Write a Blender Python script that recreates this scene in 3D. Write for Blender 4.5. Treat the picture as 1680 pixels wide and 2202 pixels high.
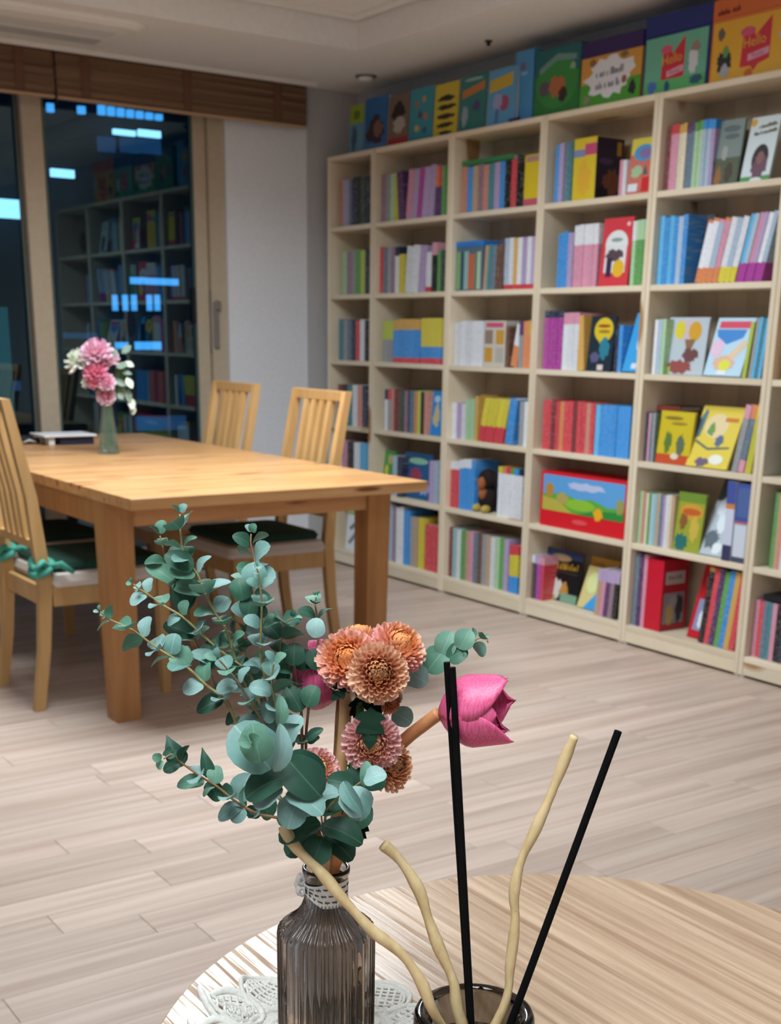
import bpy, bmesh, math, random
from mathutils import Vector, Matrix, Euler
random.seed(11)
R = math.radians
scene = bpy.context.scene
for o in list(bpy.data.objects): bpy.data.objects.remove(o)
COL = scene.collection

# ------------------------------------------------------------------ camera
F_PX, CX, CY, W_PX, H_PX = 2702.4, 852.9, 1576.3, 1680.0, 2202.0
CAM_M = ((0.8229099, -0.5679465, 0.0159992), (-0.1581966, -0.2560783, -0.9536235), (0.5457042, 0.7822152, -0.3005766))            # rows: right, down, forward
CAM_P = Vector((0.0, 0.0, 1.2))
M0, M1, M2 = (Vector(r) for r in CAM_M)
cd = bpy.data.cameras.new('camera'); cam = bpy.data.objects.new('camera', cd); COL.objects.link(cam)
cam.matrix_world = Matrix(((M0.x, -M1.x, -M2.x, CAM_P.x), (M0.y, -M1.y, -M2.y, CAM_P.y),
                           (M0.z, -M1.z, -M2.z, CAM_P.z), (0, 0, 0, 1)))
cd.sensor_fit = 'HORIZONTAL'; cd.sensor_width = 36.0; cd.lens = F_PX / W_PX * 36.0
cd.shift_x = (W_PX/2 - CX) / W_PX; cd.shift_y = (CY - H_PX/2) / W_PX
cd.clip_start = 0.05; cd.clip_end = 200
cd.dof.use_dof = True; cd.dof.focus_distance = 0.80; cd.dof.aperture_fstop = 24.0
scene.camera = cam

# ------------------------------------------------------------------ world, exposure
wd = bpy.data.worlds.new('night'); scene.world = wd; wd.use_nodes = True
wd.node_tree.nodes['Background'].inputs[0].default_value = (0.012, 0.034, 0.06, 1)
wd.node_tree.nodes['Background'].inputs[1].default_value = 1.3
vs = scene.view_settings
vs.view_transform = 'Standard'; vs.look = 'None'; vs.gamma = 1.0; vs.use_curve_mapping = False
vs.exposure = 0.10
PANEL_STRENGTH = 16.8          # radiance of the LED panels
PANEL_COLOR = (0.86, 0.945, 1.0)

# ------------------------------------------------------------------ px helpers (image is 1680 x 2202)
def ray(px, py):
    return M0*((px-CX)/F_PX) + M1*((py-CY)/F_PX) + M2
def onz(px, py, z):
    d = ray(px, py); return CAM_P + d*((z-CAM_P.z)/d.z)
def ony(px, py, y):
    d = ray(px, py); return CAM_P + d*((y-CAM_P.y)/d.y)
def yat(px, x, z):
    v = M0 - M2*((px-CX)/F_PX); return CAM_P.y - (v.x*(x-CAM_P.x) + v.z*(z-CAM_P.z))/v.y
def zat(py, x, y):
    v = M1 - M2*((py-CY)/F_PX); return CAM_P.z - (v.x*(x-CAM_P.x) + v.y*(y-CAM_P.y))/v.z

# ------------------------------------------------------------------ materials
def srgb(h):
    h = h.lstrip('#'); out = []
    for i in (0, 2, 4):
        c = int(h[i:i+2], 16)/255; out.append(c/12.92 if c <= .04045 else ((c+.055)/1.055)**2.4)
    return (out[0], out[1], out[2], 1.0)
_mc = {}
def new_mat(name):
    m = bpy.data.materials.new(name); m.use_nodes = True
    return m, m.node_tree, m.node_tree.nodes['Principled BSDF']
def flat(h, rough=.5, metal=0, spec=.4, name=None):
    k = (h, rough, metal, spec)
    if k not in _mc:
        m, t, b = new_mat(name or 'paint_'+h.lstrip('#'))
        b.inputs['Base Color'].default_value = srgb(h); b.inputs['Roughness'].default_value = rough
        b.inputs['Metallic'].default_value = metal; b.inputs['Specular IOR Level'].default_value = spec
        _mc[k] = m
    return _mc[k]
def emit(name, col, s):
    m = bpy.data.materials.new(name); m.use_nodes = True; t = m.node_tree; t.nodes.clear()
    o = t.nodes.new('ShaderNodeOutputMaterial'); e = t.nodes.new('ShaderNodeEmission')
    e.inputs[0].default_value = (*col, 1); e.inputs[1].default_value = s
    t.links.new(e.outputs[0], o.inputs[0]); return m
def wood(name, ca, cb, scl, rough=.45, bump=.15, detail=6, per_obj=True, knots=None, lo=.35, hi=.65, spec=.4, coord='Object'):
    """streaky timber: ca/cb light and dark streak, scl = noise scale per axis (small along the grain)"""
    m, t, b = new_mat(name); N = t.nodes; Lk = t.links
    tc = N.new('ShaderNodeTexCoord'); mp = N.new('ShaderNodeMapping'); mp.inputs['Scale'].default_value = scl
    Lk.new(tc.outputs[coord], mp.inputs[0])
    nz = N.new('ShaderNodeTexNoise'); nz.noise_dimensions = '4D'
    nz.inputs['Scale'].default_value = 1; nz.inputs['Detail'].default_value = detail; nz.inputs['Roughness'].default_value = .62
    Lk.new(mp.outputs[0], nz.inputs['Vector'])
    oi = N.new('ShaderNodeObjectInfo'); mm = N.new('ShaderNodeMath'); mm.operation = 'MULTIPLY'; mm.inputs[1].default_value = 37.0 if per_obj else 0
    Lk.new(oi.outputs['Random'], mm.inputs[0]); Lk.new(mm.outputs[0], nz.inputs['W'])
    cr = N.new('ShaderNodeValToRGB'); cr.color_ramp.elements[0].position = lo; cr.color_ramp.elements[1].position = hi
    cr.color_ramp.elements[0].color = srgb(cb); cr.color_ramp.elements[1].color = srgb(ca)
    Lk.new(nz.outputs[0], cr.inputs[0]); out = cr.outputs[0]
    if per_obj:
        hv = N.new('ShaderNodeHueSaturation'); mr = N.new('ShaderNodeMapRange')
        mr.inputs['To Min'].default_value = .9; mr.inputs['To Max'].default_value = 1.07
        Lk.new(oi.outputs['Random'], mr.inputs[0]); Lk.new(mr.outputs[0], hv.inputs['Value']); Lk.new(out, hv.inputs['Color']); out = hv.outputs[0]
    if knots:
        kc, ks, th = knots
        vm = N.new('ShaderNodeMapping'); vm.inputs['Scale'].default_value = ks; Lk.new(tc.outputs[coord], vm.inputs[0])
        vo = N.new('ShaderNodeTexVoronoi'); vo.voronoi_dimensions = '4D'; vo.inputs['Scale'].default_value = 1; Lk.new(vm.outputs[0], vo.inputs['Vector']); Lk.new(mm.outputs[0], vo.inputs['W'])
        kr = N.new('ShaderNodeValToRGB'); kr.color_ramp.elements[0].position = th*.72; kr.color_ramp.elements[1].position = th
        kr.color_ramp.elements[0].color = (1, 1, 1, 1); kr.color_ramp.elements[1].color = (0, 0, 0, 1)
        Lk.new(vo.outputs['Distance'], kr.inputs[0])
        mx = N.new('ShaderNodeMixRGB'); mx.inputs[2].default_value = srgb(kc); Lk.new(kr.outputs[0], mx.inputs[0]); Lk.new(out, mx.inputs[1]); out = mx.outputs[0]
    Lk.new(out, b.inputs['Base Color']); b.inputs['Roughness'].default_value = rough; b.inputs['Specular IOR Level'].default_value = spec
    if bump:
        bp = N.new('ShaderNodeBump'); bp.inputs['Strength'].default_value = bump; bp.inputs['Distance'].default_value = .002
        Lk.new(nz.outputs[0], bp.inputs['Height']); Lk.new(bp.outputs[0], b.inputs['Normal'])
    return m
def mottled(name, ca, cb, scale, rough=.8, bump=.0, spec=.3):
    return wood(name, ca, cb, (scale, scale, scale), rough, bump, 3, False, spec=spec)

# ------------------------------------------------------------------ objects
def tag(o, label=None, cat=None, group=None, kind=None):
    if label: o['label'] = label
    if cat: o['category'] = cat
    if group: o['group'] = group
    if kind: o['kind'] = kind
    return o
def empty(name, loc, rz=0, parent=None):
    o = bpy.data.objects.new(name, None); COL.objects.link(o); o.location = loc; o.rotation_euler = (0, 0, rz)
    o.empty_display_size = .05
    if parent: o.parent = parent
    return o
def link(name, me, parent=None):
    o = bpy.data.objects.new(name, me); COL.objects.link(o)
    if parent: o.parent = parent
    return o
class MB:
    """collects boxes, tubes and lathes; build() links them as one mesh object"""
    def __init__(s): s.v = []; s.f = []; s.m = []; s.c = []
    def add(s, vs, fs, mi=0):
        n = len(s.v); s.v += [tuple(v) for v in vs]; s.f += [tuple(i+n for i in f) for f in fs]; s.m += [mi]*len(fs); return s
    def box(s, x0, y0, z0, x1, y1, z1, mi=0, mat=None):
        vs = [Vector((x, y, z)) for z in (z0, z1) for y in (y0, y1) for x in (x0, x1)]
        if mat: vs = [mat @ v for v in vs]
        return s.add(vs, [(0,2,3,1),(4,5,7,6),(0,1,5,4),(2,6,7,3),(0,4,6,2),(1,3,7,5)], mi)
    def cbox(s, x0, y0, z0, x1, y1, z1, c=.002, mi=0, mat=None):
        """box with chamfered edges"""
        bm = bmesh.new(); bmesh.ops.create_cube(bm, size=1)
        for v in bm.verts: v.co = Vector(((x0+x1)/2+v.co.x*(x1-x0), (y0+y1)/2+v.co.y*(y1-y0), (z0+z1)/2+v.co.z*(z1-z0)))
        bmesh.ops.bevel(bm, geom=bm.edges[:], offset=c, segments=1, affect='EDGES')
        bm.verts.index_update(); vs = [v.co.copy() for v in bm.verts]; fs = [[v.index for v in f.verts] for f in bm.faces]; bm.free()
        if mat: vs = [mat @ v for v in vs]
        return s.add(vs, fs, mi)
    def tube(s, pts, rad, seg=8, mi=0, cap=True, flat_=1.0):
        pts = [Vector(p) for p in pts]; n = len(pts)
        if not hasattr(rad, '__len__'): rad = [rad]*n
        vs = []; prev = None
        for i, p in enumerate(pts):
            t = (pts[min(i+1, n-1)] - pts[max(i-1, 0)])
            if t.length < 1e-9: t = Vector((0, 0, 1))
            t.normalize()
            a = prev - t*prev.dot(t) if prev is not None else t.orthogonal()
            if a.length < 1e-6: a = t.orthogonal()
            a.normalize(); prev = a; b = t.cross(a)
            for k in range(seg):
                w = 2*math.pi*k/seg; vs.append(p + (a*math.cos(w) + b*math.sin(w)*flat_)*rad[i])
        fs = [(i*seg+k, i*seg+(k+1)%seg, (i+1)*seg+(k+1)%seg, (i+1)*seg+k) for i in range(n-1) for k in range(seg)]
        if cap: fs += [tuple(range(seg-1, -1, -1)), tuple((n-1)*seg+k for k in range(seg))]
        return s.add(vs, fs, mi)
    def lathe(s, prof, seg=32, c=(0, 0, 0), mi=0, ribs=None):
        """prof: (r, z); ribs: f(z, angle) -> radius factor"""
        vs = []
        for r, z in prof:
            for k in range(seg):
                w = 2*math.pi*k/seg; q = r*(ribs(z, w) if ribs else 1); vs.append((c[0]+q*math.cos(w), c[1]+q*math.sin(w), c[2]+z))
        n = len(prof)
        fs = [(i*seg+k, i*seg+(k+1)%seg, (i+1)*seg+(k+1)%seg, (i+1)*seg+k) for i in range(n-1) for k in range(seg)]
        return s.add(vs, fs, mi)
    def build(s, name, mats, parent=None, smooth=False, off=None, weld=False):
        me = bpy.data.meshes.new(name)
        o3 = Vector(off) if off is not None else (parent.location if (parent and off is None) else Vector((0, 0, 0)))
        me.from_pydata([tuple(Vector(v)-o3) for v in s.v], [], s.f)
        if not isinstance(mats, (list, tuple)): mats = [mats]
        for m in mats: me.materials.append(m)
        if len(mats) > 1: me.polygons.foreach_set('material_index', s.m)
        if weld:
            bm = bmesh.new(); bm.from_mesh(me); bmesh.ops.remove_doubles(bm, verts=bm.verts, dist=1e-6); bmesh.ops.recalc_face_normals(bm, faces=bm.faces); bm.to_mesh(me); bm.free()
        if smooth: me.polygons.foreach_set('use_smooth', [True]*len(me.polygons))
        if s.c:
            at = me.color_attributes.new('Col', 'FLOAT_COLOR', 'POINT'); at.data.foreach_set('color', [x for c in s.c for x in c])
        me.update(); return link(name, me, parent)
ZERO = (0, 0, 0)
def box(name, x0, y0, z0, x1, y1, z1, mat, parent=None, c=0, off=None):
    b = MB(); (b.cbox(x0, y0, z0, x1, y1, z1, c) if c else b.box(x0, y0, z0, x1, y1, z1)); return b.build(name, mat, parent, off=off)
def struct(o): o['kind'] = 'structure'; return o
def copy_tree(o, parent=None):
    c = o.copy(); COL.objects.link(c); c.parent = parent
    for ch in list(o.children): copy_tree(ch, c)
    return c
_tx = {}
def text_geo(s):
    """2D glyph outline mesh of a word, height about 0.7, centred"""
    if s not in _tx:
        cu = bpy.data.curves.new('tmp_text', 'FONT'); cu.body = s; cu.align_x = 'CENTER'; cu.align_y = 'CENTER'; cu.resolution_u = 2
        ob = bpy.data.objects.new('tmp_text', cu); COL.objects.link(ob); bpy.context.view_layer.update()
        me = bpy.data.meshes.new_from_object(ob.evaluated_get(bpy.context.evaluated_depsgraph_get()))
        _tx[s] = ([v.co.copy() for v in me.vertices], [tuple(p.vertices) for p in me.polygons])
        bpy.data.objects.remove(ob); bpy.data.curves.remove(cu); bpy.data.meshes.remove(me)
    return _tx[s]

# ================================================================== THE ROOM
XW, YW, ZC = 3.92, 6.08, 2.40           # bookcase wall, window wall, ceiling
X0, Y0 = -2.4, -1.8                      # far walls behind the camera
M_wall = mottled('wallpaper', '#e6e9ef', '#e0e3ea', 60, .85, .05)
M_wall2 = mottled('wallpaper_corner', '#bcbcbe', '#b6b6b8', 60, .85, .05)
M_ceil = mottled('ceiling_paint', '#ebebea', '#e6e6e6', 40, .9)
M_slab = flat('#4a3f38', .9)
M_plank = wood('floor_laminate', '#cbb8aa', '#a58c7e', (1.0, 30, 30), .42, .03, 6, True, lo=.26, hi=.62, spec=.35)
M_white = flat('#e9e9e8', .45)
M_vinyl = mottled('tan_window_vinyl', '#bfb09a', '#b8a993', 30, .5)
M_vinyl_shade = flat('#6d5a48', .6)  # window vinyl with the shade of the back track put into its colour

# floor: slab plus planks, 0.10 wide, running along X
slab = struct(box('floor', X0, Y0, -.06, XW, YW+.3, -.0022, M_slab))
PL, PWD = .85, .10
def plank_mesh(name, L):
    b = MB(); b.cbox(0, 0, -.0085, L-.0012, PWD-.0009, 0, .0006)
    me = bpy.data.meshes.new(name); me.from_pydata([tuple(v) for v in b.v], [], b.f); me.materials.append(M_plank); return me
pm_full = plank_mesh('plank', PL)
seam = {2.342: .795, 2.242: .962, 2.142: 1.045, 2.642: 1.125, 2.542: 1.286, 2.742: .958, 3.042: 1.29}
rest = MB(); nplank = 0
k = 0
while True:
    y = round(5.942 - .1*k, 3); k += 1
    if y < Y0: break
    s0 = seam.get(y, random.uniform(0, PL)) % PL
    x = s0 - PL*4
    while x < XW:
        a, b_ = max(x, X0), min(x+PL, XW)
        if b_-a > .03:
            vis = y > 1.25 and b_ > .12+.12*(y-1.3) and a < 3.72 and b_ < 3.95 and a > -.6
            if vis and nplank < 300:
                if b_-a > PL-.001: o = link('plank', pm_full, slab)
                else: o = link('plank', plank_mesh('plank', b_-a), slab)
                o.location = (a, y, 0); nplank += 1
            else: rest.cbox(a, y, -.0085, b_-.0012, y+PWD-.0009, 0, .0006)
        x += PL
tag(rest.build('plank', M_plank, slab), kind='stuff')

# walls
XS = 3.615
wb = MB()
WX0, WX1 = -.9, ony(483, 500, 6.11).x      # window opening
wb.box(X0, YW, -.05, WX0, YW+.25, ZC+.2).box(WX1, YW, -.05, XS, YW+.25, ZC+.2).box(WX0, YW, 2.37, WX1, YW+.25, ZC+.2)
struct(wb.build('wall_window', M_wall))
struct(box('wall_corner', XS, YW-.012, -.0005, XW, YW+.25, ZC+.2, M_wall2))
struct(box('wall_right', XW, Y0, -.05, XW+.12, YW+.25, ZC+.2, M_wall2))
struct(box('wall_left', X0-.12, Y0, -.05, X0, YW+.25, ZC+.2, M_wall))
struct(box('wall_back', X0-.12, Y0-.12, -.05, XW+.12, Y0, ZC+.2, M_wall))
# ceiling with a recessed tray
CXa, CXb, CYa, CYb, ZT = -1.7, 3.355, -1.1, 5.195, 2.525
cb = MB()
cb.box(X0, Y0, ZC, CXa, YW, ZC+.2).box(CXb, Y0, ZC, XW, YW, ZC+.2).box(CXa, Y0, ZC, CXb, CYa, ZC+.2).box(CXa, CYb, ZC, CXb, YW, ZC+.2).box(CXa, CYa, ZT, CXb, CYb, ZC+.2)
ceil = struct(cb.build('ceiling', M_ceil))
g = .012
tb = MB(); zt0, zt1 = ZT-.012, ZT-.0005
for x0, y0, x1, y1 in ((CXa+g, CYb-g-.05, CXb-g, CYb-g), (CXb-g-.05, CYa+g, CXb-g, CYb-g-.05), (CXa+g, CYa+g, CXb-g-.05, CYa+g+.05), (CXa+g, CYa+g+.05, CXa+g+.05, CYb-g-.05)):
    tb.box(x0, y0, zt0, x1, y1, zt1)
struct(tb.build('trim_1', M_ceil))
struct(box('trim_2', X0, YW-.115, ZC-.016, XS, YW-.095, ZC, M_white))        # lip of the blind slot

# ------------------------------------------------------------------ window
W = struct(empty('window_1', ((WX0+WX1)/2, YW+.05, 0)))
yf = 6.11
fx = lambda px, y=6.11: ony(px, 500, y).x
f = MB(); f.cbox(WX1-.085, yf-.012, .0, WX1, yf+.12, 2.37, .003).cbox(WX0, yf-.012, .0, WX0+.08, yf+.12, 2.37, .003).cbox(WX0+.08, yf-.012, 2.32, WX1-.085, yf+.12, 2.37, .003).cbox(WX0+.08, yf-.012, .0, WX1-.085, yf+.12, .05, .003)
f.build('window_frame', M_vinyl, W)
def glass_mat(name, tint, refl):
    m = bpy.data.materials.new(name); m.use_nodes = True; t = m.node_tree; t.nodes.clear(); N = t.nodes
    o = N.new('ShaderNodeOutputMaterial'); tr = N.new('ShaderNodeBsdfTransparent'); gl = N.new('ShaderNodeBsdfGlossy'); mx = N.new('ShaderNodeMixShader')
    tr.inputs[0].default_value = (*tint, 1); gl.inputs['Roughness'].default_value = 0.0; gl.inputs[0].default_value = (.7, .95, 1, 1); mx.inputs[0].default_value = refl
    t.links.new(tr.outputs[0], mx.inputs[1]); t.links.new(gl.outputs[0], mx.inputs[2]); t.links.new(mx.outputs[0], o.inputs[0]); return m
M_glass = glass_mat('window_glass', (.58, .76, .86), .07)
def sash(xa, xb, y, sw_l, sw_r, mat, mat_r=None):
    e = empty('sash', (0, 0, 0), parent=W); e.location = (0, 0, 0)
    o = W.location
    b = MB(); b.cbox(xa, y, .052, xa+sw_l, y+.042, 2.318, .004).cbox(xb-sw_r, y, .052, xb, y+.042, 2.318, .004).cbox(xa+sw_l, y, .052, xb-sw_r, y+.042, .13, .004).cbox(xa+sw_l, y, 2.26, xb-sw_r, y+.042, 2.318, .004)
    b.build('sash_frame', mat, e, off=o)
    b = MB(); b.box(xa+sw_l-.004, y+.018, .126, xb-sw_r+.004, y+.024, 2.264); b.build('pane', M_glass, e, off=o)
    b = MB()
    for xx in (xa+sw_l, xb-sw_r-.007): b.box(xx, y-.001, .131, xx+.007, y+.017, 2.259)
    b.build('gasket', flat('#5d6a64', .7), e, off=o)
    return e
xa, xb2 = fx(64), WX1-.087
gl_r = fx(418, 6.13)
s1 = sash(xa, xb2, yf+.014, fx(108)-xa, xb2-gl_r, M_vinyl)
s2 = sash(WX0+.082, fx(72, 6.17), yf+.062, .09, .045, M_vinyl_shade)
o = W.location; xh = fx(457); zh0, zh1 = 1.10, 1.415
b = MB(); b.cbox(xh-.022, yf-.002, zh0, xh+.022, yf+.0135, zh1, .003).cbox(xh-.014, yf-.03, zh0+.03, xh+.012, yf-.0022, zh1-.06, .004).cbox(xh-.014, yf-.04, zh1-.10, xh+.020, yf-.0302, zh1-.055, .004)
b.build('handle', flat('#8f8984', .35, .4), s1, off=o)
b = MB(); b.cbox(xh-.012, yf+.0105, 1.565, xh+.010, yf+.0135, 1.64, .0008); tag(b.build('sticker', flat('#c4c4c8', .5), s1, off=o))
b = MB(); b.cbox(gl_r-.022, yf+.012, 1.25, gl_r-.004, yf+.03, 1.42, .003); b.build('latch', flat('#15181a', .4), s1, off=o)

# ------------------------------------------------------------------ bamboo blinds, drawn up
M_bamboo = wood('bamboo_slat', '#a58262', '#64493a', (.8, 3, 120), .6, .1, 5, True, lo=.3, hi=.7)
M_bamb_l = flat('#b99a7c', .6); M_tape = flat('#6a4838', .8)
def blind(xa, xb, tapes, label):
    y, z0, z1 = 6.035, 2.196, 2.386
    e = empty('bamboo_blind', ((xa+xb)/2, y, z0)); tag(e, label, 'blind', 'bamboo blinds')
    b = MB(); n = 30
    for i in range(n):
        za = z0+.014+(z1-z0-.014)*i/n; zb = za+(z1-z0-.014)/n*.74
        yy = y-.022-.010*abs(math.sin(i*.52))+random.uniform(-.001, .001)
        b.box(xa, yy, za, xb, y, zb)
    tag(b.build('slats', M_bamboo, e), kind='stuff')
    box('bottom_rail', xa, y-.036, z0, xb, y-.002, z0+.0125, M_bamb_l, e, .003)
    box('head_rail', xa, y-.02, z1, xb, y+.03, 2.3995, flat('#2c2320', .7), e)
    for t in tapes: box('tape', t-.022, y-.0345, z0+.0135, t+.022, y-.0335, z1, M_tape, e)
    return e
xm = ony(118, 200, 6.02).x; xr = ony(657, 230, 6.02).x
blind(xm+.006, xr, [ony(p, 230, 6.0).x for p in (188, 405, 598)], 'long brown bamboo blind drawn up over the wide right window pane')
bl2 = blind(.55, xm-.006, [ony(40, 130, 6.0).x, 1.5, .9], 'brown bamboo blind cut off by the left edge of the photo')
b = MB(); b.tube([(xm-.004, 5.994, 2.384), (xm-.003, 5.99, 2.19)], .0022, 6).tube([(xm-.003, 5.99, 2.19), (xm-.01, 5.99, 2.165)], [.006, .002], 6)
tag(b.build('blind_cord', flat('#2a2320', .8)), 'dark pull cord hanging between the two bamboo blinds', 'cord')

# ------------------------------------------------------------------ ceiling fittings
def led(xa, ya, xb, yb, label, strength):
    M_led = emit('led_diffuser', PANEL_COLOR, 3.0)
    e = empty('ceiling_light', ((xa+xb)/2, (ya+yb)/2, ZT-.03)); tag(e, label, 'ceiling light', 'flat LED ceiling lights')
    b = MB(); w = .025; z0, z1 = ZT-.04, ZT-.0005
    b.box(xa-w, ya-w, z0, xb+w, ya, z1).box(xa-w, yb, z0, xb+w, yb+w, z1).box(xa-w, ya, z0, xa, yb, z1).box(xb, ya, z0, xb+w, yb, z1)
    b.build('frame', M_white, e)
    box('diffuser', xa, ya, ZT-.034, xb, yb, ZT-.0005, M_led, e)
    ld = bpy.data.lights.new('led_lamp', 'AREA'); ld.shape = 'RECTANGLE'; ld.size = xb-xa-.01; ld.size_y = yb-ya-.01       # prismatic panel: most light goes down
    ld.energy = strength*math.pi*(xb-xa)*(yb-ya); ld.color = PANEL_COLOR; ld.spread = R(156)
    lo = bpy.data.objects.new('led_lamp', ld); COL.objects.link(lo); lo.parent = e; lo.location = (0, 0, -.006)
led(1.15, 3.15, 2.45, 4.15, 'flat LED panel in the ceiling tray above the dining table', PANEL_STRENGTH)
led(-.75, -.30, .40, .70, 'added unseen LED panel in the ceiling tray lighting the flowers', PANEL_STRENGTH*.62)  # added panel out of view, placed to light the flower fronts

# one-way air conditioner set in the ceiling by the window
AX0, AX1, AY0, AY1 = 1.30, 2.44, 5.30, 5.78
e = empty('air_conditioner', ((AX0+AX1)/2, (AY0+AY1)/2, ZC)); tag(e, 'white ceiling air conditioner with rounded end beside the blinds', 'air conditioner')
def rrect(x0, y0, x1, y1, r, n=6):
    out = []
    for cx, cy, a0 in ((x1-r, y1-r, 0), (x0+r, y1-r, 90), (x0+r, y0+r, 180), (x1-r, y0+r, 270)):
        for i in range(n+1): a = R(a0+90*i/n); out.append((cx+r*math.cos(a), cy+r*math.sin(a)))
    return out
def loft(rings, cap0=True, cap1=True):
    b = MB(); vs = []; n = len(rings[0][0])
    for pts, z in rings: vs += [(x, y, z) for x, y in pts]
    fs = [(i*n+k, i*n+(k+1) % n, (i+1)*n+(k+1) % n, (i+1)*n+k) for i in range(len(rings)-1) for k in range(n)]
    if cap0: fs.append(tuple(range(n-1, -1, -1)))
    if cap1: fs.append(tuple((len(rings)-1)*n+k for k in range(n)))
    return b.add(vs, fs)
def shrink(d, r): return rrect(AX0+d, AY0+d, AX1-d, AY1-d, r)
loft([(shrink(0, .10), ZC-.0005), (shrink(.004, .098), ZC-.014), (shrink(.03, .08), ZC-.026), (shrink(.09, .05), ZC-.031)]).build('panel', M_white, e, smooth=False)
b = MB()
for i in range(5): b.box(AX0+.12, AY0+.27+i*.02, ZC-.036, AX1-.12, AY0+.28+i*.02, ZC-.0312)
b.build('louver', flat('#b9b9b8', .5), e)
box('intake_grille', AX0+.12, AY0+.10, ZC-.034, AX1-.12, AY0+.22, ZC-.0312, flat('#dcdcda', .5), e, .001)
q = onz(787, 163, ZC)
e = empty('smoke_detector', (q.x, q.y, ZC)); tag(e, 'round white smoke detector on the ceiling above the corner bookcase', 'smoke detector')
b = MB(); b.lathe([(.0001, -.022), (.03, -.022), (.036, -.016), (.036, -.0085)], 24, (q.x, q.y, ZC)); b.build('cover', M_white, e, True)
b = MB(); b.lathe([(.0001, -.008), (.05, -.008), (.052, -.003), (.052, -.0003)], 24, (q.x, q.y, ZC)); b.build('base_ring', flat('#6f6f74', .5), e, True)
q = onz(1051, 87, ZC)
b = MB(); b.lathe([(.0001, -.022), (.008, -.02), (.009, -.008), (.016, -.006), (.016, -.0003)], 16, (q.x, q.y, ZC))
tag(b.build('ceiling_sensor', flat('#1d1c1c', .5), smooth=True), 'tiny dark sensor in the ceiling above the bookcases', 'sensor')

# ================================================================== BOOKCASES
XF, XB = 3.674, 3.905                     # front and back of the cases
LEV = [2.068, 1.733, 1.404, 1.078, .745, .420, .082]       # top face of the boards
BT = .022
EDGE = [5.970, 5.545, 4.916, 4.290, 3.652, 3.030, 2.400]
M_pine = wood('pine_board', '#e6dac4', '#d7c6a9', (9, 3, 1.6), .5, .05, 5, True, knots=('#a67f55', (5, 9, 2.2), .24), lo=.3, hi=.7)
M_pine_h = wood('pine_shelf', '#e6dac4', '#d8c8ac', (9, 1.5, 9), .5, .05, 5, True, knots=('#a67f55', (9, 2.2, 5), .22), lo=.3, hi=.7)
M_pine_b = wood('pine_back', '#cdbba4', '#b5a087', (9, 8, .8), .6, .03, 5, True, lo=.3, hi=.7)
case_lab = ['narrow pine bookcase in the corner beside the window wall', 'second pine bookcase from the window, above the dining table corner', 'third pine bookcase from the window with a plush toy inside',
            'fourth pine bookcase from the window holding the long red box', 'fifth pine bookcase from the window holding the rainbow book set', 'pine bookcase cut off by the right edge of the photo']
for i in range(6):
    ya, yb = EDGE[i+1], EDGE[i]            # ya < yb
    g = .0008; ya += g; yb -= g
    e = empty('bookcase', (XF, (ya+yb)/2, 0)); tag(e, case_lab[i], 'bookcase', 'pine bookcases along the wall')
    for y in (ya, yb-.021): box('side_panel', XF, y, .010, XB, y+.021, LEV[0], M_pine, e, .0015)
    for z in LEV: box('shelf_board', XF+(.001 if z != LEV[0] else .0005), ya+.0214, z-BT, XB-.008, yb-.0214, z, M_pine_h, e, .0015)
    for j in range(4):
        w = (yb-ya-.043)/4; y = ya+.0215+j*w
        box('back_board', XB-.0075, y+.0006, .012, XB, y+w-.0006, LEV[0]-.001, M_pine_b, e)
    box('plinth', XF+.002, ya+.0214, .012, XF+.020, yb-.0214, LEV[6]-BT-.0005, M_pine_h, e, .001)
    for y in (ya+.012, yb-.012):
        b = MB(); b.lathe([(.0001, .0004), (.012, .0004), (.012, .0095), (.0001, .0095)], 12, (XF+.018, y, 0)); b.build('foot_glide', M_white, e)

# ------------------------------------------------------------------ books seen by their spines
PAL = dict(nv=('navy', '#232f4d'), bk=('black', '#17161a'), tl=('teal', '#3d8490'), bl=('blue', '#1f8ede'), sk=('sky blue', '#56b6ea'), pb=('pale blue', '#a9bfd6'),
  wh=('white', '#dfe3ea'), cr=('cream', '#e2d8be'), ye=('yellow', '#d8c930'), gd=('golden', '#d3a344'), og=('orange', '#d9824a'), rd=('red', '#cf3040'), dr=('dark red', '#7d2a33'),
  pk=('pink', '#d893ac'), mg=('magenta', '#aa349a'), pu=('purple', '#563468'), ll=('lilac', '#b59fcb'), mv=('mauve', '#96798c'), gn=('green', '#58a04f'), lg=('pale green', '#a9cfa4'),
  lm=('lime', '#b6c843'), dg=('dark green', '#33503f'), gy=('grey', '#969aa0'), sl=('slate', '#637a90'), br=('brown', '#6c4b3c'), tn=('tan', '#b99c7e'), sm=('salmon', '#cf8a76'), lt=('light teal', '#8fc0c4'))
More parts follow.
